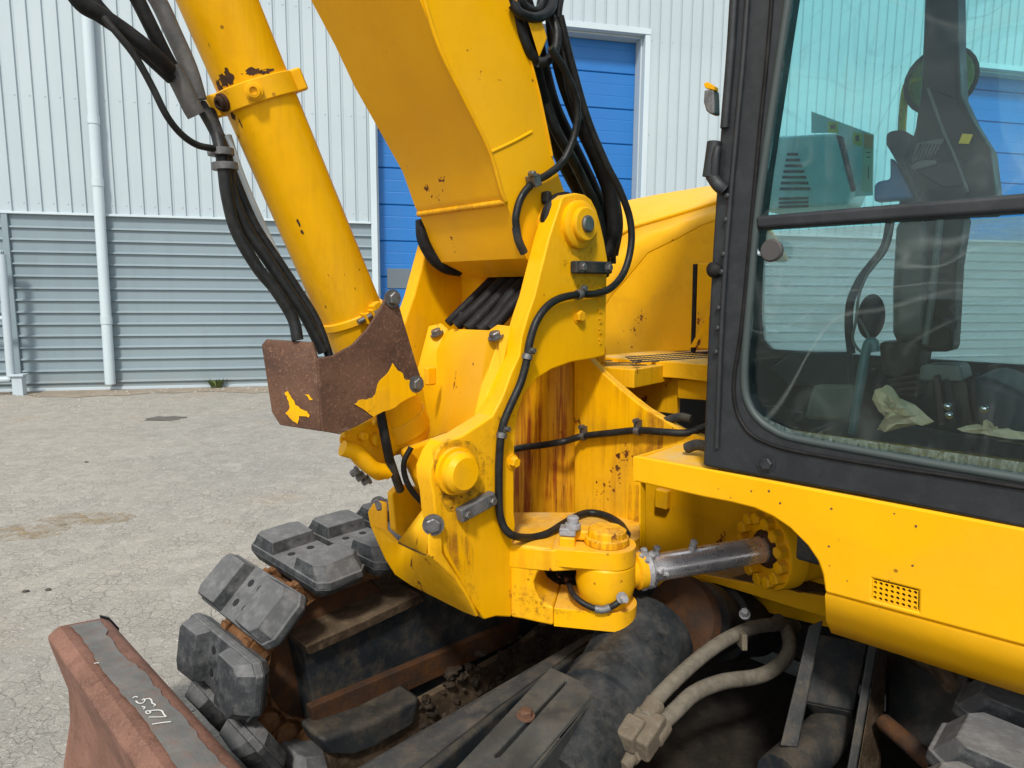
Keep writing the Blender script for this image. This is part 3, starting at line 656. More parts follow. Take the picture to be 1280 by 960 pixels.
# dozer blade: profile traced at its far end, run along the cab side direction
def build_blade():
    e0 = atz(126, 774, .47); pl = (e0, F)
    prof = PL(pl, [(59, 796), (66, 788), (74, 782), (126, 772), (136, 775), (147, 787), (141, 806), (128, 840), (130, 900), (140, 960), (150, 1010), (86, 1010), (76, 985), (79, 956), (87, 900), (85, 862), (70, 825), (62, 806)])
    lo = atz(100, 1040, 0.02)
    bl = ext('dozer_blade', prof, -F*1.95, RSB, X, .006)
    # worn grey strip on the lip
    t0, t1 = on(80, 779.5, pl), on(123, 772, pl); up = (t1-t0).cross(-F).normalized()
    if up.z < 0: up = -up
    bm = bmesh.new(); n = 60; rows = []
    for i in range(n+1):
        d = -F*(.03+1.85*i/n); a = .10+.13*math.sin(i*.35)*.25+random.uniform(-.03, .03); b = .93+random.uniform(-.05, .05)-.12*(math.sin(i*.21) > .6)
        rows.append([bm.verts.new(inter(t0, t1, q)+d+up*.0025) for q in (a, (a+b)/2, b)])
    for r1, r2 in zip(rows, rows[1:]):
        for k in range(2): bm.faces.new((r1[k], r1[k+1], r2[k+1], r2[k]))
    finish('worn_lip', bm, WORN, bl, smooth=False)
    cap = ext('blade_end_cap', PL((e0+F*.012, F), [(124, 768), (136, 771), (148, 784), (146, 800), (132, 790), (126, 778)]), -F*.012, IRON, bl, .002)
    # chalk strokes
    wpn = (t0+up*.005, up)
    z8 = lambda pts: [on(100+x/8, 820+y/8, wpn) for x, y in pts]
    st = [[(530, 418), (552, 405), (578, 412)], [(560, 448), (585, 470), (625, 470), (648, 445), (640, 428), (620, 440)], [(650, 432), (690, 424), (715, 440), (722, 470)], [(722, 470), (755, 488), (735, 502)], [(622, 505), (650, 513), (636, 532)],
          [(655, 562), (672, 548), (700, 552), (704, 568), (680, 578), (658, 566)], [(704, 546), (760, 540), (815, 545), (838, 580), (862, 606)], [(862, 606), (790, 608), (690, 610)], [(722, 682), (800, 668), (910, 655)], [(140, 74), (165, 68), (190, 70)]]
    for s_ in st:
        bm = bmesh.new(); add_tube(bm, z8(s_), .0020, 5, 5)
        for v in bm.verts:
            d = (v.co-wpn[0]).dot(up); v.co -= up*d*.7
        finish('chalk_stroke', bm, CHALK, bl)
build_blade()

# ---------------------------------------------------------------- swing post
NEAR = [(700, 256), (702, 249), (709, 243), (720, 241), (731, 243), (740, 250), (746, 262), (751, 280), (756, 302), (760, 325), (759, 349), (757, 445),
        (740, 449), (715, 453), (690, 462), (671, 474), (656, 493), (648, 515), (645, 540), (643, 577), (643, 640), (645, 655), (640, 690), (640, 772), (620, 771), (606, 775), (592, 756), (571, 718), (556, 692), (550, 670),
        (544, 642), (542, 619), (538, 602), (538, 586), (546, 566), (555, 553), (577, 545), (596, 533), (616, 520), (625, 502), (630, 491), (639, 466), (649, 444), (652, 420), (660, 393), (668, 370), (677, 334), (687, 295)]
NTH = .062
npts = PL(BP(0), NEAR)
post = ext('swing_post', npts, -N*NTH, YP, X, .010, seg=3)
def bossline(pix, off, prof, mat, par, name, seg=40): return lathe(name, on(*pix, BP(off)), N, prof, mat, par, seg)
# wrapped barrel round the lower pin
pc = on(566, 588, BP(-.02))
bossline((562, 590), -.15, [(0, .100), (.004, .106), (.135, .106), (.146, .100), (.147, .0)], YR, post, 'pin_barrel')
bossline((568, 588), 0, [(-.004, .060), (.012, .060), (.013, .051), (.034, .051), (.046, .040), (.047, 0)], Y, post, 'lower_pin')
bossline((722, 281), 0, [(-.004, .066), (.014, .066), (.020, .058), (.021, .047), (.032, .047), (.035, .043), (.0355, 0)], Y, post, 'upper_pin')
lathe('pin_head', on(722, 281, BP(0))+N*.035, N, [(0, .0235), (.006, .0235), (.010, .019)], STL, post, 24)
def keeper(p0, p1, r, mat, off):
    a, b = on(*p0, BP(off)), on(*p1, BP(off)); bm = bmesh.new(); d = (b-a); L_ = d.length; add_box(bm, (a+b)/2+N*.014, d.normalized(), d.normalized().cross(N), N, L_, r*2, .026)
    o = finish('pin_keeper', bm, mat, post, .005)
    for p_ in (inter(a, b, .14), inter(a, b, .86)): bolt(p_+N*.027, N, .011, .012, STL, post)
    return o
keeper((712, 334), (757, 335), .0175, IRON, 0.0); keeper((569, 643), (612, 620), .0185, GRY, 0.0)
bolt(on(723, 395, BP(0)), N, .017, .016, YR, post); bolt(on(640, 577, BP(0)), N, .015, .02, Y, post)
# cast serial ridge on the plate edge
bm = bmesh.new()
for i in range(6):
    c = on(751, 362+i*13, BP(.001)); add_box(bm, c, B, Zv, N, .012, .016, .004); add_box(bm, c+B*.006+Zv*.006, B, Zv, N, .012, .005, .0045)
finish('raised_mark', bm, YR, post, .001)
# far cheek: the same plate's upper half on the other side of the boom
FO = -.56
far_up = [(q-N*(-FO)) for q in PL(BP(0), [(700, 256), (709, 243), (731, 243), (746, 262), (757, 307), (759, 349), (757, 445), (715, 453), (690, 520), (690, 600), (600, 600), (575, 575), (566, 552), (596, 533), (625, 502), (639, 466), (652, 420), (668, 370), (677, 334), (687, 295)])]
ext('far_cheek_plate', far_up, -N*.06, YP, X, .010)
ext('inner_lug_plate', PL(BP(-.34), [(490, 618), (502, 606), (540, 612), (548, 650), (552, 700), (530, 690), (494, 664)]), -N*.03, YR, X, .006)
# folded cover between the cheeks
def sk(x, y, o): return on(x, y, BP(o))
cv = [sk(536, 408, -.50), sk(552, 404, -.48), sk(560, 411, -.46), sk(612, 413, -.10), sk(622, 406, -.07), sk(640, 408, -.05),
      sk(522, 462, -.50), sk(545, 440, -.46), sk(622, 432, -.08), sk(612, 462, -.06), sk(628, 462, -.05), sk(548, 480, -.44), sk(603, 481, -.08),
      sk(528, 480, -.50), sk(540, 548, -.46), sk(592, 530, -.07), sk(605, 520, -.05)]
skin('folded_cover', cv, [(0, 1, 2, 7, 6), (2, 3, 8, 12, 11, 7), (3, 4, 5, 10, 9, 8), (8, 9, 12), (6, 7, 11, 13), (13, 11, 14), (11, 12, 15, 14), (12, 9, 10, 16, 15)], .008, YC, X, .003)
bolt(sk(546, 417, -.478), (-V*.2-U*.6+Zv*.8), .017, .016, STL, X); bolt(sk(620, 421, -.075), (-V*.2-U*.6+Zv*.8), .017, .016, STL, X)
# bent cover tab and crack left of it
box('cover_clip', sk(538, 470, -.36), -B, Zv, N, .035, .055, .02, Y, X, .006)
# lower lug for the swing cylinder
E_ = Vec((.98, -.19, 0)).normalized(); G_ = Vec((-.19, -.98, 0)).normalized()
LP = (on(638, 690, BP(0.002)), G_)
web = PL(LP, [(637, 681), (660, 682), (690, 686), (691, 707), (681, 709), (672, 717), (668, 727), (669, 737), (674, 748), (684, 756), (692, 759.5), (692, 783), (672, 779), (655, 775), (638, 772)])
DEP = .155
lug = ext('swing_lug', web, -G_*DEP, YR, X, .008)
_z = on(690, 686.5, LP).z-.0015; _zp = (Vec((0, 0, _z)), Zv)
ext('lug_floor', PL(_zp, [(630, 680), (640, 683.5), (690, 688), (775, 684), (800, 672), (800, 640), (640, 640)]), Vec((0, 0, -.06)), yellow('grimy_lug_yellow', 1.0, .2, .6, .8), X, .004)
def lugplate(name, pa, y0, y1, xr):
    a = on(pa, y0, LP); b = on(xr, y0+ (6 if y0 < 700 else 4), LP); L_ = (b-a).dot(E_); r = DEP/2; h = a.z-on(pa, y1, LP).z
    out = [a-G_*DEP, a]
    for i in range(17):
        t = -math.pi/2+math.pi*i/16; out.append(a+E_*(L_-r*.92)+E_*math.cos(t)*r*.92-G_*(r+math.sin(t)*r))
    return ext(name, [Vec((p.x, p.y, a.z)) for p in out], Vec((0, 0, -h)), Y, X, .010, seg=3)
lugplate('upper_lug_plate', 691.5, 686.5, 708, 795); lugplate('lower_lug_plate', 692.5, 760, 783, 796)
EY = on(757, 725, (LP[0]-G_*DEP*.5, G_))
ztop = on(700, 686.5, LP).z; zbot = on(700, 762, LP).z
def wobble_cap():
    p_ = Vec((EY.x, EY.y, ztop))
    bm = bmesh.new(); add_lathe(bm, p_+Zv*.0, Zv, [(0, .060), (.006, .062), (.018, .061), (.020, .055), (.0205, .054), (.036, .053), (.041, .046), (.042, 0)], 40)
    for v in bm.verts:
        v.co += Vec((1, 0, 0))*.0015*math.sin(v.co.x*300+v.co.z*200)
    finish('swing_pin_cap', bm, yellow('flaking_yellow_paint', 1.6, .5, .6), X)
    box('pin_cap_tab', p_-E_*.066-G_*.01+Zv*.018, E_, G_, Zv, .05, .05, .03, YR, X, .008)
wobble_cap()
box('stop_block', on(710, 676, (LP[0]-G_*.05, G_)), E_, G_, Zv, .042, .05, .034, Y, X, .004)
c = on(710, 663, (LP[0]-G_*.05, G_)); box('keeper_clip', c, E_, G_, Zv, .045, .04, .022, GRS, X, .004)
bm = bmesh.new(); add_lathe(bm, on(716, 660, (LP[0]-G_*.05, G_)), Zv, [(0, .022), (.012, .022), (.013, .016), (.03, .017), (.034, .012)], 12); finish('keeper_bolt', bm, GRS, X)
# rod eye between the lug plates
hz = ztop-zbot-.0+.0; zb2 = zbot-.005; zt2 = on(700, 706, LP).z
lathe('rod_eye', Vec((EY.x, EY.y, zb2)), Zv, [(0, .062), (.012, .070), ((zt2-zb2)*.5, .083), (zt2-zb2-.012, .080), (zt2-zb2, .070)], Y, X, 44)
FL = at(957, 686, 2.0); RD = (FL-Vec((EY.x, EY.y, (zt2+zb2)/2+.012))); RD0 = Vec((EY.x, EY.y, (zt2+zb2)/2+.012)); RL = RD.length; rd = RD.normalized()
lathe('rod_eye_neck', RD0+rd*.05, rd, [(0, .048), (.035, .043), (.040, .052), (.062, .050), (.064, .04)], Y, X, 32)
rod = lathe('swing_cylinder_rod', RD0+rd*.10, rd, [(0, .036), (.02, .0385), (RL-.09, .0385)], CHR, X, 40)
def grease_blobs():
    bm = bmesh.new()
    for i in range(26):
        t = random.gauss(.125, .012); a = random.uniform(0, 6.28); A, Bq, d = frame_of(rd); r = random.uniform(.038, .052)
        m = Matrix.Translation(RD0+rd*t+(A*math.cos(a)+Bq*math.sin(a))*r) @ Matrix.Diagonal((random.uniform(.005, .012),)*3+(1,))
        bmesh.ops.create_icosphere(bm, subdivisions=2, radius=1, matrix=m)
    for v in bm.verts: v.co += Vec((random.uniform(-1, 1), random.uniform(-1, 1), random.uniform(-1, 1)))*.0022
    finish('grease_clumps', bm, GRS, X)['kind'] = 'stuff'
    lathe('rod_collar', RD0+rd*.112, rd, [(0, .05), (.012, .055), (.02, .048)], GRS, X, 24)
    for px_ in ((812, 690), (832, 688), (893, 672)):
        bm = bmesh.new(); p_ = on(*px_, (RD0-G_*.0, G_)); t = (p_-RD0).dot(rd); p_ = RD0+rd*t+Zv*.0375
        add_lathe(bm, p_-Zv*.004, Zv+rd*.2, [(0, .011), (.012, .012), (.016, .008), (.026, .011), (.032, .006)], 10)
        for v in bm.verts: v.co += Vec((random.uniform(-1, 1), random.uniform(-1, 1), random.uniform(-1, 1)))*.0015
        finish('grease_lump', bm, GRS, X)
grease_blobs()
fl = lathe('swing_cylinder_head', FL, rd, [(0, .043), (.0, .118), (.006, .121), (.055, .121), (.058, .110), (.34, .108)], Y, X, 48)
lathe('rod_seal', FL-rd*.012, rd, [(0, .039), (.0, .050), (.010, .057), (.013, .057)], BRN, X, 36)
def ring_bolts():
    A, Bq, d = frame_of(rd)
    for i in range(13):
        a = i/13*2*math.pi+.2; p_ = FL+(A*math.cos(a)+Bq*math.sin(a))*.094
        bolt(p_, -rd, .0195, .030, Y, fl, washer=False)
ring_bolts()
# ---------------------------------------------------------------- main frame nose
AX = on(694, 560, BP(-.31)); NR = .168
def zpx(y): return on(694, y, (AX+V*NR, V)).z
lathe('pivot_tube', Vec((AX.x, AX.y, zpx(690))), Zv, [(0, NR), (zpx(440)-zpx(690), NR)], YS, X, 64)
NPp = (AX+V*NR*.62, V)
nose = PL(NPp, [(717, 447), (737, 449), (751, 464), (770, 481), (789, 497), (807, 511), (831, 525), (850, 537), (884, 548), (884, 604), (800, 604), (800, 700), (717, 700)])
nz = ext('frame_nose', nose, R_*.035, yellow('rust_stained_yellow', 1.1, .22, .4), X, .006)
REC = (NPp[0]+R_*.42, V)
ext('frame_side_wall', PL(REC, [(770, 560), (1100, 560), (1100, 800), (770, 720)]), R_*.02, YD, X, .003)
box('wall_tab', on(832, 622, REC)+V*.02, F, V, Zv, .05, .03, .07, YD, X, .006)
dp2 = atz(880, 716, 0)
# deck floor plate under the cylinder with dirt lying on it
zd = .665
zpl = (Vec((0, 0, zd)), Zv)
f0, f1 = on(874, 717, zpl), on(1060, 750, zpl); f1b = on(1060, 778, (f1, V)); f0b = f0-Zv*.012
ext('cylinder_floor', [f0, f1, f1+R_*.5, f0+R_*.5], Vec((0, 0, -.010)), grime('dusty_floor_paint', (.30, .17, .03), (.24, .16, .07), (.30, .25, .18), .7, .8, 9), X, .002)
loft('floor_edge', [f0+V*.012+Zv*.003, f1+V*.012+Zv*.003, f1b+V*.012, f0b+V*.012], [f0+V*.001+Zv*.003, f1+V*.001+Zv*.003, f1b+V*.001, f0b+V*.001], Y, X, .003)
def floor_dirt():
    bm = bmesh.new(); z_ = (Vec((0, 0, zd+.003)), Zv)
    px_ = [(915, 722), (950, 712), (985, 712), (1018, 722), (1045, 735), (1030, 740), (1012, 739), (1000, 741), (985, 737), (960, 733), (935, 727)]
    bm.faces.new([bm.verts.new(on(x, y, z_)) for x, y in px_]); finish('settled_dirt', bm, MUD, X, smooth=False)
floor_dirt()

# ---------------------------------------------------------------- boom
eL0, eL1 = on(612, 190, BP(-.075)), on(525, 0, BP(-.075)); eR0, eR1 = on(690, 200, BP(-.075)), on(636, 0, BP(-.075))
Ltop = eL1+(eL1-eL0).normalized()*1.2; Rtop = eR1+(eR1-eR0).normalized()*1.2
bpts = [Ltop, eL1, *PL(BP(-.075), [(550, 62), (583, 130), (612, 190), (627, 240), (632, 253)])]
foot = PL(BP(-.075), [(633, 254), (640, 272), (648, 300), (656, 323), (690, 345), (735, 330), (748, 290), (736, 262), (712, 246), (705, 238), (697, 215), (690, 192)])
BW = .40
boom = ext('boom', bpts+foot+[*PL(BP(-.075), [(668, 90)]), eR1, Rtop], -N*BW, YB, X, .012, seg=3)
# weld seams and edge strip on the boom
_sp = on(632, 252.5, BP(-.075)); SEAM = yellow('grimy_seam_yellow', 1.2, .3, .9)
tube('weld_bead', [_sp, _sp-N*BW*.5, _sp-N*BW], .0085, SEAM, boom, 8, 0)
tube('weld_bead', PL(BP(-.074), [(524, -20), (550, 62), (583, 130), (612, 190), (627, 240), (632, 252)]), .006, YR, boom, 8)
tube('weld_bead', PL(BP(-.077), [(612, 191), (640, 178), (664, 165)]), .0055, YB, boom, 8)
tube('weld_bead', PL(BP(-.074), [(640, -20), (655, 45), (672, 110), (683, 160), (690, 195)]), .004, YR, boom, 8)
# pin seals
for o, nm in ((-.040, 0), (-.515, 0)):
    lathe('pin_seal', on(722, 281, BP(0))+N*(o-.022), N, [(0, .088), (.008, .094), (.022, .094), (.030, .088)], BLK, X, 40)
lathe('boom_boss', on(722, 281, BP(0))-N*.52, N, [(0, .083), (.45, .083)], YR, boom, 36)
tube('rubber_flap', [on(527, 276, BP(-.50)), on(529, 300, BP(-.49)), on(541, 322, BP(-.48)), on(556, 334, BP(-.47)), on(575, 338, BP(-.46))], .020, BLK, X, 10)
box('hose_stop', on(683, 247, BP(-.06)), B, Zv, N, .02, .035, .03, BLK, X, .008)

# ---------------------------------------------------------------- boom cylinder
MID = -.27
cA, cB = on(272, 0, BP(MID)), on(507, 552, BP(MID)); cd = (cA-cB).normalized(); CR = .081
cyl = lathe('boom_cylinder', cB, cd, [(0, CR*.84), (.015, CR*.96), (.03, CR*1.0), ((cA-cB).length+.7, CR)], yellow('scratched_yellow_paint', .5, .1, .15, .2, .3), X, 64)
def caxis(x, y): p = on(x, y, BP(MID)); return (p-cB).dot(cd)
def band(name, x, y, wid, r, tilt=0, par=None):
    t = caxis(x, y); return lathe(name, cB+cd*(t-wid/2), cd, [(0, CR), (0, r-.002), (.002, r), (wid-.002, r), (wid, r-.002), (wid, CR)], Y, par or cyl, 64)
bd = band('clamp_band', 322, 117, .046, CR+.009)
toward = (C0-on(322, 117, BP(MID))); toward = (toward-cd*toward.dot(cd)).normalized(); side = cd.cross(toward).normalized()
if side.dot(cr) < 0: side = -side
tb = cB+cd*caxis(322, 117)
for ang, nm in ((-.05, 'a'), (-.95, 'b')):
    dr_ = (toward*math.cos(ang)+side*math.sin(ang)); p_ = tb+dr_*(CR+.008)
    bm = bmesh.new(); add_lathe(bm, p_, dr_, [(0, .019), (.008, .019), (.009, .014), (.016, .014), (.017, .008), (.012, .007)], 20); finish('clamp_bolt', bm, YR if nm == 'a' else BRN, cyl)
for ang in (1.45, -1.35):
    dr_ = (toward*math.cos(ang)+side*math.sin(ang)); A_ = cd.cross(dr_)
    box('clamp_lug', tb+dr_*(CR+.012), A_, dr_, cd, .03, .034, .048, Y, cyl, .005)
def ragged(name, c, ax_, spread, hgt, mat, n=18, r0=CR+.0008):
    """a worn patch lying on the barrel: c axial position, ax_ angle"""
    bm = bmesh.new(); vs = []
    for i in range(n):
        a = i/n*6.283; k = random.uniform(.55, 1.1); an = ax_+math.cos(a)*spread*k; t = c+math.sin(a)*hgt*k
        vs.append(bm.verts.new(cB+cd*t+(toward*math.cos(an)+side*math.sin(an))*r0))
    bm.faces.new(vs); return finish(name, bm, mat, cyl, smooth=False)
tc0 = caxis(322, 117)
for an, t, s_, h_ in ((-.75, .040, .16, .016), (-.52, .042, .13, .018), (.1, .036, .20, .009), (.45, .030, .25, .006), (-1.0, .030, .12, .02), (-.98, -.030, .10, .012)): ragged('rust_patch', tc0+t, an, s_, h_, BRN)
for x, y, s_, h_ in ((372, 276, .05, .012), (376, 287, .05, .006), (300, 155, .035, .012), (296, 172, .02, .006), (446, 330, .02, .005), (405, 380, .02, .005), (447, 388, .05, .008), (408, 338, .012, .004), (262, 60, .012, .006), (440, 352, .015, .004), (230, 40, .015, .02)):
    t = caxis(x, y); q = cB+cd*t; lat = (on(x, y, BP(MID))-q).dot(side)/CR*.95; ragged('rust_chip', t, math.asin(max(-.97, min(.97, lat))), s_, h_, BRN, 11)
rg = band('lower_ring', 436, 396, .020, CR+.006)
t2 = caxis(440, 393); dr_ = (toward*math.cos(.40)+side*math.sin(.40)); A_ = cd.cross(dr_)
for k in (-1, 1): box('ring_clamp', cB+cd*t2+dr_*(CR+.012)+A_*k*.011, A_, dr_, cd, .007, .026, .030, YR, cyl, .003)
tube('ring_bolt', [cB+cd*t2+dr_*(CR+.014)+A_*q for q in (-.032, .032)], .007, STL, cyl, 10, 0)
dr_ = (toward*math.cos(.75)+side*math.sin(.75))
box('ring_lug', cB+cd*t2+dr_*(CR+.008), cd.cross(dr_), dr_, cd, .03, .02, .045, YR, cyl, .004)
band('base_collar', 497, 530, .05, CR+.004)
# base casting with the oil ports
loft('base_eye', PL(BP(MID+.09), [(497, 560), (545, 545), (580, 560), (590, 600), (560, 630), (520, 610)]), PL(BP(MID-.09), [(497, 560), (545, 545), (580, 560), (590, 600), (560, 630), (520, 610)]), YR, X, .02)
MFP = [(419, 546), (440, 533), (478, 516), (500, 530), (505, 560), (488, 575), (488, 597), (472, 604), (455, 592), (441, 580), (428, 563)]
mf = PL(BP(MID+.06), MFP)
mc = (465, 562)
loft('port_block', mf, PL(BP(MID-.02), [(mc[0]+(x-mc[0])*.8+4, mc[1]+(y-mc[1])*.8) for x, y in MFP]), Y, X, .014)
for x, y, r in ((469, 528, .012), (452, 545, .011), (469, 549, .0165), (430, 542, .010)):
    p_ = on(x, y, BP(MID+.062)); bm = bmesh.new(); add_lathe(bm, p_, N, [(0, r), (.016, r), (.018, r*.75)], 16); add_lathe(bm, p_+N*.017, N, [(0, r*.35), (.003, r*.35)], 8); finish('port_plug', bm, YR, X)
tube('base_pipe', [on(428, 560, BP(MID+.08)), on(447, 567, BP(MID+.085)), on(466, 585, BP(MID+.085)), on(485, 590, BP(MID+.08))], .020, Y, X, 12)
for x, y in ((447, 588), (454, 594), (461, 599)): bolt(on(x, y, BP(MID+.03)), Vec((-.7, -.5, -.4)), .010, .02, STL, X)
tube('port_hose', [on(475, 512, BP(MID+.10)), on(481, 545, BP(MID+.11)), on(487, 576, BP(MID+.10))], .0125, BLK, X, 12)
tube('port_fitting', [on(487, 574, BP(MID+.10)), on(493, 592, BP(MID+.09)), on(500, 612, BP(MID+.06))], .012, IRON, X, 12)
tube('pivot_seal', [on(514, 559, BP(-.16)), on(505, 578, BP(-.165)), on(507, 598, BP(-.17)), on(516, 615, BP(-.17)), on(530, 630, BP(-.17))], .008, BLK, X, 8)
# front shield under the cylinder foot
sh = [sk(484, 628, -.42), sk(470, 624, -.46), sk(460, 640, -.46), sk(463, 656, -.45), sk(471, 675, -.43), sk(482, 698, -.41), sk(495, 718, -.39), sk(485, 662, -.42), sk(499, 678, -.36),
      sk(515, 731, -.32), sk(534, 694, -.10), sk(549, 747, -.20), sk(581, 764, -.08), sk(597, 770, .004), sk(584, 743, .004), sk(570, 720, .006), sk(552, 690, .006), sk(551, 655, .006), sk(545, 646, .004), sk(535, 668, .0), sk(535, 692, .0)]
skin('front_shield', sh, [(0, 1, 2, 3, 7), (3, 4, 8, 7), (4, 5, 6, 8), (6, 9, 10, 8), (9, 11, 12, 10), (12, 13, 14, 10), (14, 15, 20, 10), (15, 16, 17, 18, 19, 20)], .009, YR, X, .003)
skin('shield_side', [sk(499, 677, -.36), sk(534, 693, -.09), sk(541, 640, -.07), sk(532, 634, -.12)], [(0, 1, 2, 3)], .008, Y, X)
bolt(sk(473.5, 631, -.455), -U*.8+N*.5+Zv*.1, .020, .014, STL, X); bolt(sk(541.6, 656, .007), N*.7-U*.6, .020, .014, STL, X)
tube('weld_bead', [sk(499, 678, -.355), sk(516, 686, -.22), sk(534, 693, -.09)], .004, BRN, X, 8)
# rusted guard round the cylinder foot
GO = -.125
gR = [(397, 448), (416, 445), (441, 431), (459, 412), (475, 387), (484, 369), (490, 365), (496, 370), (506, 405), (519, 449), (528, 476), (526, 486), (519, 493), (494, 508), (469, 521), (448, 532), (425, 543), (402, 539)]
guard = ext('rusted_guard', PL(BP(GO), gR), -N*.010, RST, X, .003)
wo = lambda x: GO-.00182*max(0, 402-x)
wl = [sk(x, y, wo(x)-.002) for x, y in ((397.5, 448), (402.5, 539), (391, 427.5), (334, 424), (328, 431), (341, 515), (351, 531))]
skin('guard_wing', wl, [(0, 1, 6, 5, 4, 3, 2)], .010, RST, guard, .003)
def patch(pts, off0, off1, xr):
    for amp in (1.6, .8):
        q = []
        for i, (x, y) in enumerate(pts):
            x2, y2 = pts[(i+1) % len(pts)]; l_ = math.hypot(x2-x, y2-y); k = min(amp, l_*.12); q += [(x, y), ((x+x2)/2+random.uniform(-k, k), (y+y2)/2+random.uniform(-k, k))]
        pts = q
    bm = bmesh.new(); v = [bm.verts.new(sk(x, y, wo(x)+off0-GO)) for x, y in pts]
    bmesh.ops.triangle_fill(bm, use_beauty=True, edges=[bm.edges.new((v[i], v[(i+1) % len(v)])) for i in range(len(v))])
    o = finish('remaining_paint', bm, YR, guard, smooth=False); s = o.modifiers.new('t', 'SOLIDIFY'); s.thickness = .0015; s.offset = 0
patch([(356, 491), (360, 489), (364, 497), (369, 506), (378, 512), (387, 519), (386, 522), (374, 520), (372, 530), (366, 526), (360, 519), (357, 516), (362, 510), (360, 500)], GO+.005, 0, 0)
patch([(381, 493), (386, 493), (391, 500), (387, 500)], GO+.005, 0, 0)
patch([(491, 454), (496, 462), (503, 466), (508, 475), (512, 475), (515, 484), (526, 486), (519, 494), (494, 509), (467, 521), (456, 513), (443, 505), (449, 500), (466, 497), (470, 490), (472, 481), (484, 467)], GO+.0022, 0, 0)
bolt(sk(490.6, 373, GO+.001), N, .0165, .016, STL, guard); bolt(sk(520, 480, GO+.001), N, .0165, .016, STL, guard)

STA = stainmat('rust_run_stain', (.34, .10, .010), .42); STB = stainmat('rust_bloom_stain', (.20, .06, .01), .52, 1.0, 70)
def stain(pts, pl, mat, par):
    bm = bmesh.new(); v = [bm.verts.new(p) for p in PL(pl, pts)]; bm.faces.new(v); finish('rust_stain', bm, mat, par, smooth=False)
GRE = stainmat('dark_grease_stain', (.045, .022, .008), .40, 1.0, 30)
stain([(540+0, 560), (560, 548), (590, 552), (606, 575), (606, 615), (590, 640), (560, 640), (545, 615)], BP(.0008), GRE, post)
stain([(705, 258), (722, 248), (740, 256), (750, 285), (745, 318), (725, 326), (706, 312), (700, 285)], BP(.0008), STB, post)
stain([(700, 325), (757, 322), (757, 350), (740, 372), (708, 352)], BP(.0011), STB, post)
stain([(549, 612), (560, 606), (575, 622), (585, 650), (592, 690), (590, 752), (576, 720), (560, 690), (552, 650)], BP(.0012), STA, post)
stain([(600, 540), (628, 515), (624, 600), (606, 612), (598, 580)], BP(.0012), STB, post)
stain([(568, 700), (590, 700), (600, 760), (592, 752)], BP(.0016), STB, post)
stain([(630, 700), (700, 700), (740, 770), (700, 778), (640, 768)], (LP[0]+G_*.0012, G_), STB, lug)
stain([(796, 500), (830, 527), (826, 602), (800, 602), (786, 570)], (NPp[0]+V*.0012, V), STA, nz)
stain([(786, 606), (799, 606), (799, 690), (784, 690)], (NPp[0]+V*.0012, V), STA, nz)

# ---------------------------------------------------------------- hoses
def hp(pts, k=7): return [on(x, y, BP(o)) for x, y, o in pts]
def clamp(x, y, o, ax, r, parent, lug=True):
    p_ = on(x, y, BP(o)); bm = bmesh.new(); add_lathe(bm, p_-ax*.008, ax, [(0, r), (.001, r+.003), (.015, r+.003), (.016, r)], 16)
    if lug: add_box(bm, p_+Vec((.6, 0, .8))*(r+.008), ax, N, ax.cross(N), .014, .006, .022); add_lathe(bm, p_+Vec((.6, 0, .8))*(r+.010)-N*.008, N, [(0, .007), (.018, .007)], 6)
    return finish('hose_clamp', bm, STL, parent)
def ds(x0, y0, x1, y1): return (on(x1, y1, BP(0))-on(x0, y0, BP(0))).normalized()
h1 = tube('boom_hose', hp([(688, 60, -.02), (707, 90, -.02), (721, 128, -.03), (719, 165, -.04), (705, 200, -.05), (685, 218, -.055), (667, 228, -.058), (652, 246, -.06), (645, 270, -.06), (646, 288, -.06)]), .0105, HOSE, X, 12)
tube('hose_end', hp([(645, 284, -.06), (648, 300, -.06), (655, 316, -.062)]), .0115, IRON, h1, 12)
bm = bmesh.new(); p_ = on(667, 226, BP(-.055)); add_box(bm, p_, ds(667, 226, 690, 215), N, ds(667, 226, 690, 215).cross(N), .026, .034, .032); add_lathe(bm, on(662, 218, BP(-.05)), N, [(0, .010), (.02, .009)], 6); finish('hose_clamp', bm, STL, h1, .003)
h2 = tube('post_hose', hp([(700, 20, -.06), (716, 85, -.06), (735, 150, -.05), (758, 205, -.03), (774, 236, -.015), (787, 272, -.005), (789, 305, 0), (781, 338, .005), (765, 359, .012), (745, 367, .018), (724, 368, .02), (700, 373, .02), (683, 384, .02), (670, 403, .02), (662, 428, .02), (658, 452, .02), (651, 478, .02), (640, 503, .02), (630, 527, .018), (626, 547, .016), (624, 575, .014), (623.5, 605, .014), (624, 635, .016), (626.5, 650, .018), (632, 662, .026), (643, 670, .034)])+[on(x, y, (Vec((0, 0, _z+.013)), Zv)) for x, y in ((664, 672), (684, 667), (702, 656), (717, 647), (735, 641), (756, 644), (774, 654), (784, 668))], .0108, HOSE, X, 12)
clamp(724, 368, .02, ds(735, 367, 712, 370), .0115, h2); clamp(659, 446, .02, ds(660, 440, 657, 455), .0115, h2); clamp(627, 544, .017, ds(628, 538, 625.5, 552), .0115, h2); 
n_hose = lambda pts: [on(x, y, (NPp[0]+V*o, V)) for x, y, o in pts]
h3 = tube('nose_hose', n_hose([(640, 562, .06), (655, 559, .085), (680, 556, .10), (704, 552, .085), (718, 548, .04), (730, 545, .022), (765, 541, .02), (797, 538, .02), (830, 540, .02), (858, 541, .0), (884, 533, -.03)]), .0105, HOSE, X, 12)
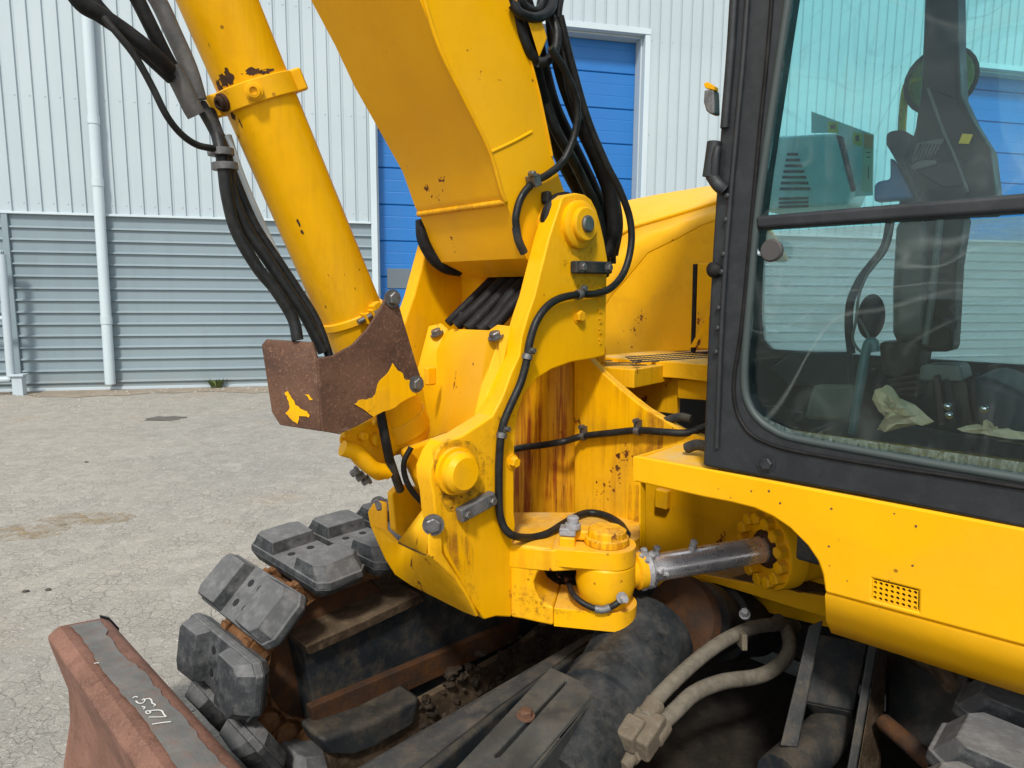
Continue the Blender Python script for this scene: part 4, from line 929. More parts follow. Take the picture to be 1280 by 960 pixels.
for x, y in ((729, 545), (797, 538)):
    p_ = on(x, y, (NPp[0]+V*.021, V)); bm = bmesh.new(); add_lathe(bm, p_-F*.009, F, [(0, .0108), (.001, .014), (.017, .014), (.018, .0108)], 16); add_box(bm, p_+Zv*.022, F, V, Zv, .016, .02, .02); add_lathe(bm, p_+Zv*.03-V*.0, V, [(0, .008), (.02, .007)], 6); finish('hose_clamp', bm, STL, h3)
tube('lug_hose', [on(x, y, (LP[0]+G_*o, G_)) for x, y, o in ((712, 732, -.07), (716, 742, -.02), (726, 752, .004), (742, 760, .008), (757, 761, .008), (770, 755, .004), (777, 748, -.005))], .0085, HOSE, X, 12)
tube('lug_hose_end', [on(x, y, (LP[0]+G_*o, G_)) for x, y, o in ((744, 761, .009), (754, 762, .009), (763, 759, .008))], .0105, GRY, X, 12)
bolt(on(777, 747, (LP[0]+G_*.004, G_)), G_+Vec((.5, 0, .2)), .011, .024, GRS, X, 'grease_nipple')
# thick bundle behind the boom
rb = random.Random(3)
for i, (pts, r) in enumerate([
    ([(540, -330, -.1), (590, -160, -.1), (628, -40, -.10), (648, 20, -.12), (660, 60, -.13), (672, 110, -.14), (688, 160, -.16), (708, 205, -.18), (728, 245, -.2), (748, 300, -.2), (752, 345, -.22)], .027),
    ([(560, -330, -.16), (604, -160, -.16), (640, -40, -.16), (662, 30, -.18), (676, 85, -.2), (690, 135, -.2), (716, 190, -.2), (738, 235, -.2), (758, 285, -.2), (760, 330, -.2)], .028),
    ([(600, -330, -.14), (650, -160, -.14), (690, -40, -.14), (692, 30, -.14), (703, 90, -.14), (722, 145, -.13), (745, 195, -.12), (762, 240, -.12), (768, 285, -.12), (758, 320, -.14)], .024),
    ([(700, 40, -.22), (712, 95, -.22), (730, 150, -.2), (750, 200, -.2), (764, 240, -.2), (771, 280, -.2), (765, 318, -.2)], .022),
    ([(676, 100, -.24), (690, 150, -.24), (710, 195, -.25), (730, 225, -.25), (742, 265, -.26), (748, 320, -.26)], .030),
    ([(682, 130, -.1), (696, 165, -.1), (716, 200, -.11), (732, 232, -.12), (746, 262, -.13), (754, 300, -.14), (758, 330, -.16)], .016),
    ([(640, 5, -.06), (652, 18, -.05), (672, 22, -.05), (688, 12, -.06), (694, -10, -.08)], .013),
    ([(672, 78, -.06), (684, 76, -.05), (694, 62, -.05), (696, 40, -.06), (690, 22, -.08)], .013),
    ([(640, -30, -.09), (646, 20, -.08), (656, 50, -.07), (664, 68, -.07), (674, 78, -.07)], .014),
    ([(680, -30, -.12), (676, 10, -.10), (664, 14, -.09), (652, 4, -.09), (646, -20, -.09)], .014),
    ([(614, -330, -.10), (664, -160, -.1), (700, -40, -.10), (697, 20, -.08), (703, 60, -.08), (712, 110, -.08), (724, 150, -.09)], .013)]):
    tube('bundle_hose', hp(pts), r, HOSE if i > 4 else BLK, X, 12)
loft('hose_bracket', PL(BP(-.05), [(660, 27), (676, 21), (684, 48), (674, 72)]), PL(BP(-.09), [(660, 27), (676, 21), (684, 48), (674, 72)]), Y, X, .003)
tube('bundle_tie', hp([(716, 126, -.085), (724, 128, -.07), (729, 124, -.09)]), .004, STL, X, 8)
# hoses dropping between the cheeks behind the folded cover
for pts, r in [([(570, 408, -.36), (600, 380, -.32), (640, 340, -.3), (680, 300, -.3)], .019), ([(585, 412, -.30), (610, 386, -.28), (640, 356, -.26), (690, 310, -.24)], .020), ([(600, 414, -.24), (622, 392, -.22), (646, 362, -.2), (700, 320, -.2)], .020), ([(614, 412, -.18), (632, 392, -.16), (650, 372, -.15), (700, 330, -.15)], .018), ([(560, 404, -.42), (590, 374, -.40), (625, 340, -.38), (660, 310, -.38)], .014)]:
    tube('cheek_hose', hp(pts), r, BLK, X, 12)
lathe('hose_nut', sk(580, 405, -.36), Vec((.3, .3, .9)), [(0, .024), (.03, .026), (.031, .018)], IRON, X, 8)
box('gap_backing', sk(612, 390, -.30)+Vec((.05, .25, .05)), B, N, Zv, .22, .42, .30, YD, X, .01)
# lines along the boom cylinder
def cy(pts): return [on(x, y, BP(o)) for x, y, o in pts]
tube('steel_pipe', cy([(30, -300, -.25), (110, -150, -.25), (160, -60, -.25), (197, 0, -.25), (216, 40, -.25), (236, 85, -.25), (248, 125, -.25)]), .0175, grime('dirty_steel_pipe', (.05, .05, .048), (.11, .105, .10), (.14, .12, .1), .5, .5, 18), X, 14)
tube('pipe_end', cy([(214, 84, -.235), (226, 105, -.235), (240, 134, -.235), (246, 144, -.235)]), .020, grime('dirty_pipe_end', (.05, .05, .048), (.09, .085, .08), (.14, .12, .1), .5, .5, 18), X, 14)
tube('cylinder_hose', cy([(-150, -300, -.2), (-20, -150, -.2), (60, -60, -.2), (98, 0, -.2), (125, 18, -.2), (160, 42, -.2), (190, 66, -.2), (212, 88, -.22)]), .0155, BLK, X, 12)
tube('cylinder_hose', cy([(-120, -310, -.24), (0, -150, -.24), (80, -50, -.24), (115, 0, -.23), (150, 38, -.22), (185, 70, -.22), (215, 98, -.23)]), .0135, BLK, X, 12)
tube('cylinder_hose', cy([(20, -280, -.22), (100, -130, -.22), (150, -40, -.22), (172, 0, -.22), (190, 36, -.22), (207, 70, -.23), (222, 96, -.24)]), .014, BLK, X, 12)
tube('thin_cylinder_hose', cy([(130, 22, -.19), (150, 46, -.18), (170, 72, -.18), (190, 108, -.18), (208, 144, -.18), (226, 167, -.19), (246, 181, -.2), (268, 186, -.21)]), .0070, HOSE, X, 10)
tube('cylinder_hose', cy([(262, 140, -.28), (272, 170, -.24), (279, 205, -.22), (284, 245, -.22), (296, 290, -.22), (322, 335, -.21), (344, 362, -.2), (366, 398, -.19), (372, 425, -.18)]), .0135, HOSE, X, 12)
tube('cylinder_hose', cy([(270, 165, -.26), (284, 200, -.23), (289, 240, -.23), (308, 285, -.23), (334, 324, -.22), (358, 360, -.21), (383, 398, -.20), (404, 440, -.19)]), .0135, HOSE, X, 12)
tube('cylinder_hose', cy([(276, 175, -.28), (294, 225, -.26), (318, 280, -.25), (344, 320, -.24), (372, 362, -.23), (396, 402, -.21), (412, 446, -.19)]), .011, HOSE, X, 12)
tube('light_steel_pipe', cy([(283, 170, -.31), (296, 210, -.30), (312, 250, -.30), (330, 290, -.30), (356, 345, -.29), (378, 390, -.28)]), .012, GALV, X, 12)
for x, y in ((276, 190), (281, 208)): clamp(x, y, -.225, ds(276, 180, 279, 205), .024, X, False)
tube('clamp_strut', cy([(250, 130, -.26), (262, 150, -.25), (274, 172, -.24)]), .014, IRON, X, 10)

# ---------------------------------------------------------------- deck skirt
topz = on(792, 572, CP(0)).z
ST = [(791, 570), (961, 600.5), (1280, 660.5)]
cr_pts = [(792, 602), (880, 622), (911, 628), (942.5, 636), (967, 647), (989, 662), (1008, 681), (1021, 700), (1028, 719), (1031, 741)]
aR = 2.2
bl_a, bl_z = ca(1031, 741); br_a, br_z = ca(1280, 808)
tl = [cp(*ca(x, y)) for x, y in ST]; a_, z_ = ca(1280, 660.5)
slope = (z_-ca(961, 600.5)[1])/(a_-ca(961, 600.5)[0]); tl.append(cp(aR, z_+slope*(aR-a_)))
bs = (br_z-bl_z)/(br_a-bl_a); brp = cp(aR, bl_z+bs*(aR-bl_a))
h4 = [(1091, 724), (1148, 738.5), (1147.5, 764), (1090, 749)]
hole = PL(CP(0), h4)
ext('deck_skirt', tl+[brp]+PL(CP(0), cr_pts[::-1]), R_*.022, YC, X, .006, holes=[hole], seg=3)
def vent():
    c = PL(CP(-.002), h4); th = R_*.005; bm = bmesh.new(); nx, ny = 8, 4
    g = lambda u, v: inter(inter(c[0], c[1], u), inter(c[3], c[2], u), v)
    for j in range(ny):
        for i in range(nx):
            k8 = [(0, 0), (.5, 0), (1, 0), (1, .5), (1, 1), (.5, 1), (0, 1), (0, .5)]
            o = [bm.verts.new(g((i+a)/nx, (j+b)/ny)) for a, b in k8]
            cc = [(.5+.34*math.cos(math.pi*(1.25+q*.25)), .5+.34*math.sin(math.pi*(1.25+q*.25))) for q in range(8)]
            n_ = [bm.verts.new(g((i+a)/nx, (j+b)/ny)) for a, b in cc]; d_ = [bm.verts.new(v.co+th) for v in n_]
            for q in range(8):
                r = (q+1) % 8; bm.faces.new((o[q], o[r], n_[r], n_[q])); bm.faces.new((n_[q], n_[r], d_[r], d_[q]))
    bmesh.ops.remove_doubles(bm, verts=bm.verts, dist=1e-5)
    finish('vent_grille', bm, YC, X, smooth=False)
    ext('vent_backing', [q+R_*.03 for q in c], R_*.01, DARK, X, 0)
vent()
bend = [on(1031, 741, CP(0)), brp]
la, lz = ca(1041, 786, -.09); ra, rz = ca(1280, 862, -.09); ls = (rz-lz)/(ra-la)
low = [cp(la, lz, -.09), cp(aR, lz+ls*(aR-la), -.09)]
skin('skirt_return', [bend[0]-V*.011, bend[1]-V*.011, low[1], low[0], on(1035, 771, CP(-.06))], [(0, 1, 2, 3, 4)], .022, YC, X)
ext('deck_front_end', PL(CP(0), [(791, 570.5), (792, 602), (795, 602.6), (794, 571)]), R_*.4, YC, X, .003)
# deck top running back under the cab
dt = [cp(*ca(792, 571)), cp(*ca(961, 600.5)), tl[-1]]
ext('deck_top', [dt[0]-V*.012-Zv*.004, tl[-1]-V*.012-Zv*.004, tl[-1]+R_*1.0-Zv*.004, dt[0]+R_*.40-Zv*.004], -Zv*.02, YD, X, 0) if False else loft('deck_top', [dt[0]-V*.012-Zv*.006, dt[1]-V*.012-Zv*.006, dt[2]-V*.012-Zv*.006, dt[2]+R_*1.3, dt[1]+R_*1.3, dt[0]+R_*.30], [q-Zv*.03 for q in (dt[0]-V*.012, dt[1]-V*.012, dt[2]-V*.012, dt[2]+R_*1.3, dt[1]+R_*1.3, dt[0]+R_*.30)], YD, X, 0)
box('upper_frame', cp(1.0, .98)+R_*.85, F, V, Zv, 1.7, 1.35, .10, IRON, X, .01)
box('counterweight', cp(2.0, 1.35)+R_*.85, F, V, Zv, .5, 1.75, .85, Y, X, .08)
# chips on the skirt
def skirt_chip(x, y, r):
    bm = bmesh.new(); c = on(x, y, CP(.0008)); bm.faces.new([bm.verts.new(c+(F*math.cos(i*.7)+Zv*math.sin(i*.7))*r*random.uniform(.6, 1.2)) for i in range(9)]); finish('paint_chip', bm, RST, X, smooth=False)
for x, y, r in ((961, 614, .0032), (939, 614, .0024), (975, 629, .0028), (1039, 636, .0026), (1118, 642, .002), (1145, 658, .0026), (1036, 683, .0026), (1141, 707, .0026), (1037, 707, .0016), (1059, 726, .0014), (913, 622, .0016), (898, 611, .0014)): skirt_chip(x, y, r)

# ---------------------------------------------------------------- cab
a_l0, z_l0 = ca(915, 0); 
def cpx(x, y, o=0.): return on(x, y, CP(o))
ztop_ = 2.62
oa, oz = ca(880, 583)
sill = [ca(x, y) for x, y in ((879, 583), (1080, 620.5), (1280, 661))]
sl_ = (sill[2][1]-sill[1][1])/(sill[2][0]-sill[1][0]); A2 = 1.35
outer = [cpx(878, 583), cpx(884, 420), cpx(890, 310), cpx(897, 200), cpx(905, 90), cpx(912, 0)]
pa, pz = ca(912, 0); qa, qz = ca(905, 90); da = (pa-qa)/(pz-qz)
outer += [cp(pa+da*(ztop_-pz), ztop_), cp(A2, ztop_), cp(A2, sill[2][1]+sl_*(A2-sill[2][0])), cpx(1280, 661), cpx(1080, 620.5)]
gl_ = [(985, 0), (971, 94), (954, 210), (946, 272), (939, 350), (932, 430), (930, 470), (932, 494), (939, 512), (949, 525), (962, 535), (989, 547), (1067, 562), (1161, 579), (1280, 599)]
ha, hz_ = ca(985, 0); ia, iz_ = ca(971, 94); hda = (ha-ia)/(hz_-iz_)
ga, gz = ca(1280, 599); gs = (gz-ca(1161, 579)[1])/(ga-ca(1161, 579)[0]); A1 = 1.22
hol = [cp(ha+hda*(2.50-hz_), 2.50)]+PL(CP(0), gl_)+[cp(A1, gz+gs*(A1-ga)), cp(A1, 2.50)]
cab = ext('cab_side_frame', outer, R_*.060, CABP, X, .008, holes=[hol], seg=3)
# door skin groove and gasket
gr = [(969, -60), (960, 60), (950, 160), (940, 270), (928, 400), (918, 470), (918, 500), (924, 522), (935, 539), (952, 551), (989, 563), (1080, 579), (1180, 594), (1280, 610), (1420, 634)]
tube('door_seal', PL(CP(.001), gr), .0045, BLK, cab, 8)
GSK = flat('glass_gasket', (.035, .05, .048), .55)
tube('glass_gasket', [cp(ha+hda*(2.50-hz_), 2.50, -.004)]+PL(CP(-.004), gl_)+[cp(A1, gz+gs*(A1-ga), -.004)], .0085, GSK, cab, 8, 5)
rl = PL(CP(.006), [(944, 270), (1280, 241.5), (1280, 265.5), (946, 287)]); ra0, rz0 = ca(944, 270); ra1, rz1 = ca(1280, 241.5); rsl = (rz1-rz0)/(ra1-ra0)
rb0, rbz0 = ca(946, 287); rb1, rbz1 = ca(1280, 265.5); rsb = (rbz1-rbz0)/(rb1-rb0)
ext('window_rail', [cp(ra0, rz0, .006), cp(A1, rz0+rsl*(A1-ra0), .006), cp(A1, rbz0+rsb*(A1-rb0), .006), cp(rb0, rbz0, .006)], R_*.045, CABP, cab, .009, seg=3)
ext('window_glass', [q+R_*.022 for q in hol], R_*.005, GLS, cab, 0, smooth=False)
# dusty strip at the foot of the pane
ds_ = [(939, 512), (949, 525), (962, 535), (989, 547), (1067, 562), (1161, 579), (1280, 599)]
dz_ = [(941, 508), (952, 519), (966, 527), (992, 538), (1069, 549), (1162, 562), (1280, 578)]
bm = bmesh.new(); va = [bm.verts.new(cpx(x, y, -.019)) for x, y in ds_]; vb = [bm.verts.new(cpx(x, y, -.019)) for x, y in dz_]
for i in range(len(va)-1): bm.faces.new((va[i], va[i+1], vb[i+1], vb[i]))
finish('window_dust', bm, DGL, cab, smooth=False)
# pillar details
for y0, y1 in ((-80, 40), (60, 180)):
    pass
tube('pillar_bead', PL(CP(.003), [(938, -60), (930, 60), (921, 160), (912, 260), (906, 340), (900, 450), (896, 560)]), .006, CABP, cab, 8)
tube('pillar_bead', PL(CP(.002), [(921, -60), (914, 60), (906, 160)]), .010, CABP, cab, 8)
for x, y in ((909, 245), (907, 275), (904, 318), (902, 340), (898, 385), (897, 410), (895, 440)):
    lathe('pillar_stud', cpx(x, y, .006), V, [(0, .007), (.004, .006), (.006, .003)], CABP, cab, 10)
hn = [cpx(889, 184, .01), cpx(887, 205, .012), cpx(884, 222, .012), cpx(893, 232, .014), cpx(898, 240, .012)]
tube('door_hinge', [cpx(893, 178, .004), cpx(890, 200, .008), cpx(887, 221, .008)], .016, CABP, cab, 12)
tube('hinge_knuckle', [cpx(889, 219, .008), cpx(897, 231, .014), cpx(905, 238, .006)], .013, CABP, cab, 12)
tube('hinge_knuckle', [cpx(897, 184, .012), cpx(894, 200, .016), cpx(893, 226, .012)], .009, CABP, cab, 12)
bm = bmesh.new(); bmesh.ops.create_uvsphere(bm, u_segments=16, v_segments=10, radius=.017, matrix=Matrix.Translation(cpx(893, 338, .005))); add_lathe(bm, cpx(898, 337, -.01), V+F*.4, [(0, .014), (.02, .016), (.024, .012)], 14); finish('door_stop', bm, BLK, cab)
bolt(cpx(959, 579, .0), V, .014, .012, CABP, cab); bolt(cpx(955, 581, .0), V, .017, .004, CABP, cab, washer=False)
# cab shell
def shell():
    rr = lambda a, z, o: cp(a, z, o)
    W_ = -.86; fr0 = -.20
    box('cab_roof', cp(.62, 2.66, -.43), F, V, Zv, 1.7, 1.0, .08, CABP, cab, .03)
    box('cab_floor', cp(.62, 1.10, -.45), F, V, Zv, 1.3, .80, .04, DARK, cab, .01)
    # rear wall with window opening
    ext('cab_rear_frame', [cp(A2, 1.08, -.06), cp(A2, 2.62, -.06), cp(A2, 2.62, W_), cp(A2, 1.08, W_)], F*.05, DARK, cab, .004, holes=[[cp(A2, 1.75, -.16), cp(A2, 2.5, -.16), cp(A2, 2.5, W_+.1), cp(A2, 1.75, W_+.1)]])
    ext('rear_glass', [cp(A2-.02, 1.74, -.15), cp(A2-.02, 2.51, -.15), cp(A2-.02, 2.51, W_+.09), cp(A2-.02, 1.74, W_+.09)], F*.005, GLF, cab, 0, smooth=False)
    # far side wall
    fp_ = (cp(0, 0, W_), V)
    o_ = [on(x, y, fp_) for x, y in ((944, 440), (955, 300), (962, 180), (972, 60), (980, -90))]
    i_ = [on(x, y, fp_) for x, y in ((957, 420), (968, 300), (976, 180), (984, 60), (990, -60))]
    bz = on(1000, 439, fp_).z; ba = (CAB0-on(945, 439, fp_)).dot(F)
    outl = [cp(ba-.05, 1.08, W_), cp(ba-.05, bz-.05, W_)]+[on(x, y, fp_) for x, y in ((938, 300), (950, 180), (962, 60), (972, -20), (988, -160))]+[cp(A2, 2.62, W_), cp(A2, 1.08, W_)]
    hl = [on(x, y, fp_) for x, y in ((962, 437), (951, 425), (948, 395), (950, 320), (960, 180), (972, 60), (982, -20), (994, -120))]+[cp(A2-.1, on(994, -120, fp_).z+.01, W_), cp(A2-.1, bz, W_)]
    ext('cab_far_frame', outl, R_*.05, DARK, cab, .006, holes=[hl])
    fz = on(1100, 280, fp_).z
    up_ = [q for q in hl if q.z > fz]; dn_ = [q for q in hl if q.z <= fz]
    lo_ = [q for q in hl[:5] if q.z <= fz]; kx = lo_[-1]; k0 = Vec((kx.x, kx.y, fz))
    ext('far_glass', [q+R_*.03 for q in [k0]+up_+[cp(A2-.1, fz, W_)]], R_*.005, GLF, cab, 0, smooth=False)
    ext('far_glass', [q+R_*.03 for q in lo_+[k0-Zv*.001, cp(A2-.1, fz-.001, W_), cp(A2-.1, bz, W_)]], R_*.005, GLC, cab, 0, smooth=False)
    film = [q+R_*.026 for q in hl[:4]]; film = [q for q in film if q.z < fz]
    ext('far_pane_film', [film[0]]+film[1:]+[Vec((film[-1].x, film[-1].y, fz)), cp(A2-.1, fz, W_)+R_*.026, cp(A2-.1, bz, W_)+R_*.026], R_*.001, FILM, cab, 0, smooth=False)
    # windscreen: bottom beam, top beam, pane
    l_, r_ = cpx(884, 470, -.06), on(944, 425, fp_)
    l0 = Vec((l_.x, l_.y, 1.12)); r0 = Vec((r_.x, r_.y, 1.12)); p1 = cp(pa+da*(2.5-pz)+.02, 2.5, -.06); r1 = on(968, -20, fp_)
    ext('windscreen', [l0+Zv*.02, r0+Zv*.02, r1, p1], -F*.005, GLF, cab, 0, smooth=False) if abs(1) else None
    tube('windscreen_sill', [l0, r0], .025, DARK, cab, 8, 0); tube('windscreen_header', [p1, r1], .03, DARK, cab, 8, 0)
shell()
lathe('window_latch', cpx(968, 313.5, -.012), V, [(0, .012), (.006, .012), (.007, .0225), (.016, .0235), (.020, .020)], flat('grey_latch', (.055, .052, .05), .6), cab, 28)
tube('latch_wire', [cpx(944, 305, -.012), cpx(947, 316, -.008), cpx(956, 318, -.006), cpx(962, 316, -.006)], .004, GALV, cab, 8)
lathe('latch_housing', cpx(972, 86, -.03), V+F*.6, [(0, .02), (.02, .018), (.03, .01)], CABP, cab, 12)
def plate_in(name, pix, o, th, mat, par=None, bev=.006): return ext(name, PL(CP(o), pix), R_*th, mat, par or cab, bev)
def interior():
    o = -.62
    PIL = grime('brown_grey_plastic', (.020, .018, .015), (.032, .028, .022), (.06, .055, .045), .2, .5, 9, .02, spec=.25)
    con = plate_in('console_tower', [(1156, -30), (1197, -30), (1198, 60), (1201, 118), (1216, 150), (1238, 186), (1246, 250), (1246, 266), (1120, 272), (1128, 215), (1143, 160), (1150, 110), (1153, 50)], o, .10, PIL, None, .012)
    plate_in('console_face', [(1146, 178), (1182, 172), (1172, 192), (1138, 204)], o+.012, .012, TEALP, con, .003)
    for i in range(7): 
        x = 1150+i*4.2; plate_in('console_slat', [(x, 180), (x+1.8, 179.5), (x-6, 197), (x-7.8, 197)], o+.016, .006, DARK, con, 0)
    plate_in('console_recess', [(1135, 207), (1205, 198), (1203, 232), (1178, 234), (1140, 212)], o+.014, .01, INK, con, .004)
    plate_in('console_ledge', [(1128, 212), (1150, 200), (1171, 199), (1171, 205), (1140, 214)], o+.03, .03, TEALP, con, .004)
    plate_in('warning_sticker', [(1203, 167), (1216, 168), (1211, 180), (1198, 179)], o+.014, .003, LIME, con, 0)
    tube('console_edge', [cpx(x, y, o+.02) for x, y in ((1160, 110), (1178, 160), (1195, 200), (1210, 240))], .004, TEALP, con, 6)
    plate_in('joystick', [(1107, 168), (1113, 163), (1126, 162), (1137, 166), (1139, 176), (1130, 196), (1150, 245), (1146, 252), (1128, 216), (1107, 180)], -.50, .045, DARK, cab, .01)
    plate_in('joystick_boot', [(1092, 232), (1098, 226), (1112, 224), (1112, 196), (1122, 206), (1144, 248), (1092, 252)], -.53, .04, LBLU, cab, .012)
    # lower post below the rail
    post_ = plate_in('seat_post', [(1117, 270), (1158, 268), (1158, 430), (1112, 430), (1112, 360)], -.58, .1, flat('green_grey_tube', (.05, .06, .05), .4), cab, .03)
    plate_in('post_cover', [(1150, 268), (1206, 266), (1202, 292), (1196, 330), (1190, 440), (1150, 440)], -.60, .1, PIL, cab, .015)
    tube('cable_duct', [cpx(x, y, -.56) for x, y in ((1176, 268), (1170, 320), (1164, 380), (1156, 430))], .008, TEALP, cab, 8)
    plate_in('post_foot', [(1096, 427), (1152, 427), (1146, 462), (1128, 475), (1102, 470)], -.58, .14, PIL, cab, .015)
    plate_in('foot_bellows', [(1110, 476), (1146, 468), (1144, 500), (1120, 492)], -.57, .12, DARK, cab, .01)
    for i in range(4): tube('bellows_rib', [cpx(1110+i*2, 477+i*6, -.565), cpx(1128, 473+i*7, -.56), cpx(1146, 470+i*8, -.565)], .006, BRNP, cab, 6)
    tube('seat_belt', [cpx(x, y, -.52) for x, y in ((1113, 276), (1106, 308), (1090, 330), (1075, 350), (1063, 378), (1061, 410), (1064, 442))], .011, DARK, cab, 8)
    tube('wire_loop', [cpx(x, y, -.50) for x, y in ((1117, 276), (1104, 316), (1086, 340), (1074, 368), (1070, 400), (1066, 425), (1078, 440), (1087, 425), (1074, 398))], .0035, TEALP, cab, 6)
    bm = bmesh.new(); bmesh.ops.create_uvsphere(bm, u_segments=20, v_segments=12, radius=1, matrix=Matrix.Translation(cpx(1089, 396, -.55)) @ Matrix.Diagonal((.034, .03, .06, 1)))
    finish('control_knob', bm, TEALP if False else DARK, cab)
    tube('wire_loop', [cpx(x, y, -.52) for x, y in ((1170, 392), (1180, 386), (1190, 392), (1194, 404), (1190, 413))], .004, DARK, cab, 6)
    plate_in('connector', [(1176, 396), (1194, 396), (1194, 412), (1180, 414)], -.53, .03, DARK, cab, .005)
    # floor level clutter
    plate_in('grey_green_slab', [(1015, 481), (1062, 481), (1069, 486), (1062, 528), (1003, 524)], -.30, .03, flat('olive_slab', (.10, .115, .095), .7), cab, .012)  # plain olive slab low behind the lower pane
    tube('grab_bar', [cpx(x, y, -.22) for x, y in ((1066, 542), (1072, 500), (1080, 452), (1085, 430), (1092, 428), (1094, 440))], .010, flat('teal_bar', (.03, .10, .11), .35), cab, 10)
    plate_in('lever_box', [(1150, 456), (1200, 456), (1206, 478), (1148, 476)], -.40, .10, TEALP, cab, .008)
    for i, (x, w_) in enumerate(((1166, 7), (1180, 7), (1196, 10), (1212, 12))): plate_in('lever', [(x, 470), (x+w_, 468), (x+w_+9, 530), (x+8, 532)], -.38-.02*i, .03, DARK if i % 2 else BRNP, cab, .004)
    plate_in('seat_base', [(1214, 468), (1240, 474), (1300, 500), (1300, 560), (1226, 548)], -.34, .3, flat('dark_blue_seat', (.012, .02, .03), .6), cab, .02)
    plate_in('kick_panel', [(1060, 520), (1300, 560), (1300, 600), (990, 548), (945, 520), (940, 505)], -.62, .02, flat('slate_panel', (.02, .032, .042), .5), cab, .004)
    plate_in('sill_box', [(990, 440), (1064, 440), (1064, 482), (985, 482), (962, 460)], -.70, .03, flat('slate_blue', (.022, .04, .055), .5), cab, .01)
    for x, y in ((1185, 508), (1187, 519), (1231, 511)):
        bm = bmesh.new(); bmesh.ops.create_uvsphere(bm, u_segments=14, v_segments=10, radius=.0085, matrix=Matrix.Translation(cpx(x, y, -.30))); finish('lever_ball', bm, BALL, cab)
    # box with louvres and label panel at the far side of the cab
    bx = plate_in('heater_box', [(958, 176), (962, 170), (1044, 166), (1052, 172), (1066, 240), (1060, 256), (950, 264)], -.97, .14, PALE, X, .014)
    plate_in('heater_side', [(1045, 168), (1052, 170), (1068, 236), (1064, 240)], -.966, .02, INK, bx, .002)
    for i in range(7):
        y = 191+i*7.2; w0 = 984-i*1.5; w1 = 997+i*2.6; plate_in('louvre', [(w0, y), (min(w1, 1013), y), (min(w1+1, 1013), y+3.4), (w0-.7, y+3.4)], -.968, .004, INK, bx, 0)
    for i in range(3): plate_in('louvre', [(974, 247+i*5), (1011, 246+i*5), (1010, 249+i*5), (973, 250+i*5)], -.968, .004, INK, bx, 0)
    lb = plate_in('label_panel', [(1014, 139), (1092, 168), (1091, 244), (1064, 246), (1050, 172), (1044, 166), (1014, 166)], -1.0, .006, PALE, X, .001)
    plate_in('label', [(1035, 152), (1047, 153), (1047, 167), (1035, 165)], -.997, .002, LIME, lb, 0)
    plate_in('label', [(1066, 165), (1077, 167), (1077, 183), (1066, 180)], -.997, .002, LIME, lb, 0)
    plate_in('label', [(1079, 166), (1092, 169), (1090, 240), (1077, 238)], -.997, .002, CREAM, lb, 0)
    plate_in('label', [(1080, 167), (1091, 170), (1090, 186), (1080, 185)], -.995, .002, ORNG, lb, 0)
    for a, b, c_, d_ in ((1038, 156, 1044, 161), (1069, 169, 1074, 176), (1083, 190, 1088, 191), (1083, 196, 1088, 197), (1085, 208, 1086, 224)): plate_in('label_mark', [(a, b), (c_, b), (c_, d_), (a, d_)], -.993, .001, INK, lb, 0)
interior()
# mirrors
def mirrors():
    mo = CP(-1.0); c = on(1177, 102, mo)
    lathe('round_mirror', c-V*.02, V+F*.1, [(0, .05), (.02, .088), (.03, .094), (.034, .089), (.036, .085)], grime('olive_mirror_back', (.30, .24, .05), (.42, .34, .08), (.05, .05, .04), .5, .5, 30), X, 36)
    tube('mirror_rim', [c+(F*math.cos(i*.2618)+Zv*math.sin(i*.2618))*.091+V*.016 for i in range(25)], .007, BLK, X, 6, 0)
    tube('mirror_bracket', [on(x, y, mo) for x, y in ((1127, 190), (1128, 150), (1132, 112), (1140, 102), (1160, 100))], .012, Y, X, 8)
    m2 = CP(-.02); 
    plate = PL(CP(-.10), [(879, 104), (884, 102), (893, 108), (893, 113), (881, 110)])
    ext('mirror_arm', plate, R_*.02, Y, X, .002)
    ext('side_mirror', PL(CP(-.10), [(880, 112), (892, 112), (893, 142), (888, 143), (882, 138), (879, 128)]), R_*.03, GRY, X, .006)
mirrors()

# ---------------------------------------------------------------- engine hood and steps on the far side
HO = -.95
edge = [(720, 440), (735, 415), (766, 367), (782, 350), (810, 316), (847, 298), (878, 281), (930, 264)]
hood = ext('side_hood', PL(CP(HO), edge+[(930, 441), (884, 437), (760, 444), (730, 446)]), R_*.03, YD, X, .004)
crease = [(700, 420), (720, 380), (750, 322), (764, 306), (776, 297), (792, 287), (840, 273), (930, 246)]
A_ = PL(CP(HO), edge); B_ = PL(CP(HO-.10), crease)
skin('hood_bevel', A_+B_, [(i, i+1, 9+i, 8+i) for i in range(7)], .006, YC, X)
bon = [(764, 303), (776, 294), (792, 285), (840, 271), (930, 244)]; bt = [(755, 262), (768, 256), (783, 253), (824, 245), (930, 228)]
A_ = PL(CP(HO-.10), bon); B_ = PL(CP(HO-.42), bt); D_ = [q+R_*.5-Zv*.3 for q in B_]
skin('hood_top', A_+B_+D_, [(i, i+1, 6+i, 5+i) for i in range(4)]+[(5+i, 6+i, 11+i, 10+i) for i in range(4)], .02, YC, X, .006)
ext('hood_seal', PL(CP(HO+.012), [(866, 330), (871, 330), (868, 440), (863, 440)]), R_*.012, BLK, X, .002)
ext('door_post', PL(CP(HO+.03), [(872, 329), (893, 329), (893, 430), (869, 432)]), R_*.03, YD, X, .003)
ext('post_gusset', PL(CP(HO+.06), [(884, 396), (886, 396), (886, 436), (862, 434)]), R_*.008, Y, X, .001)
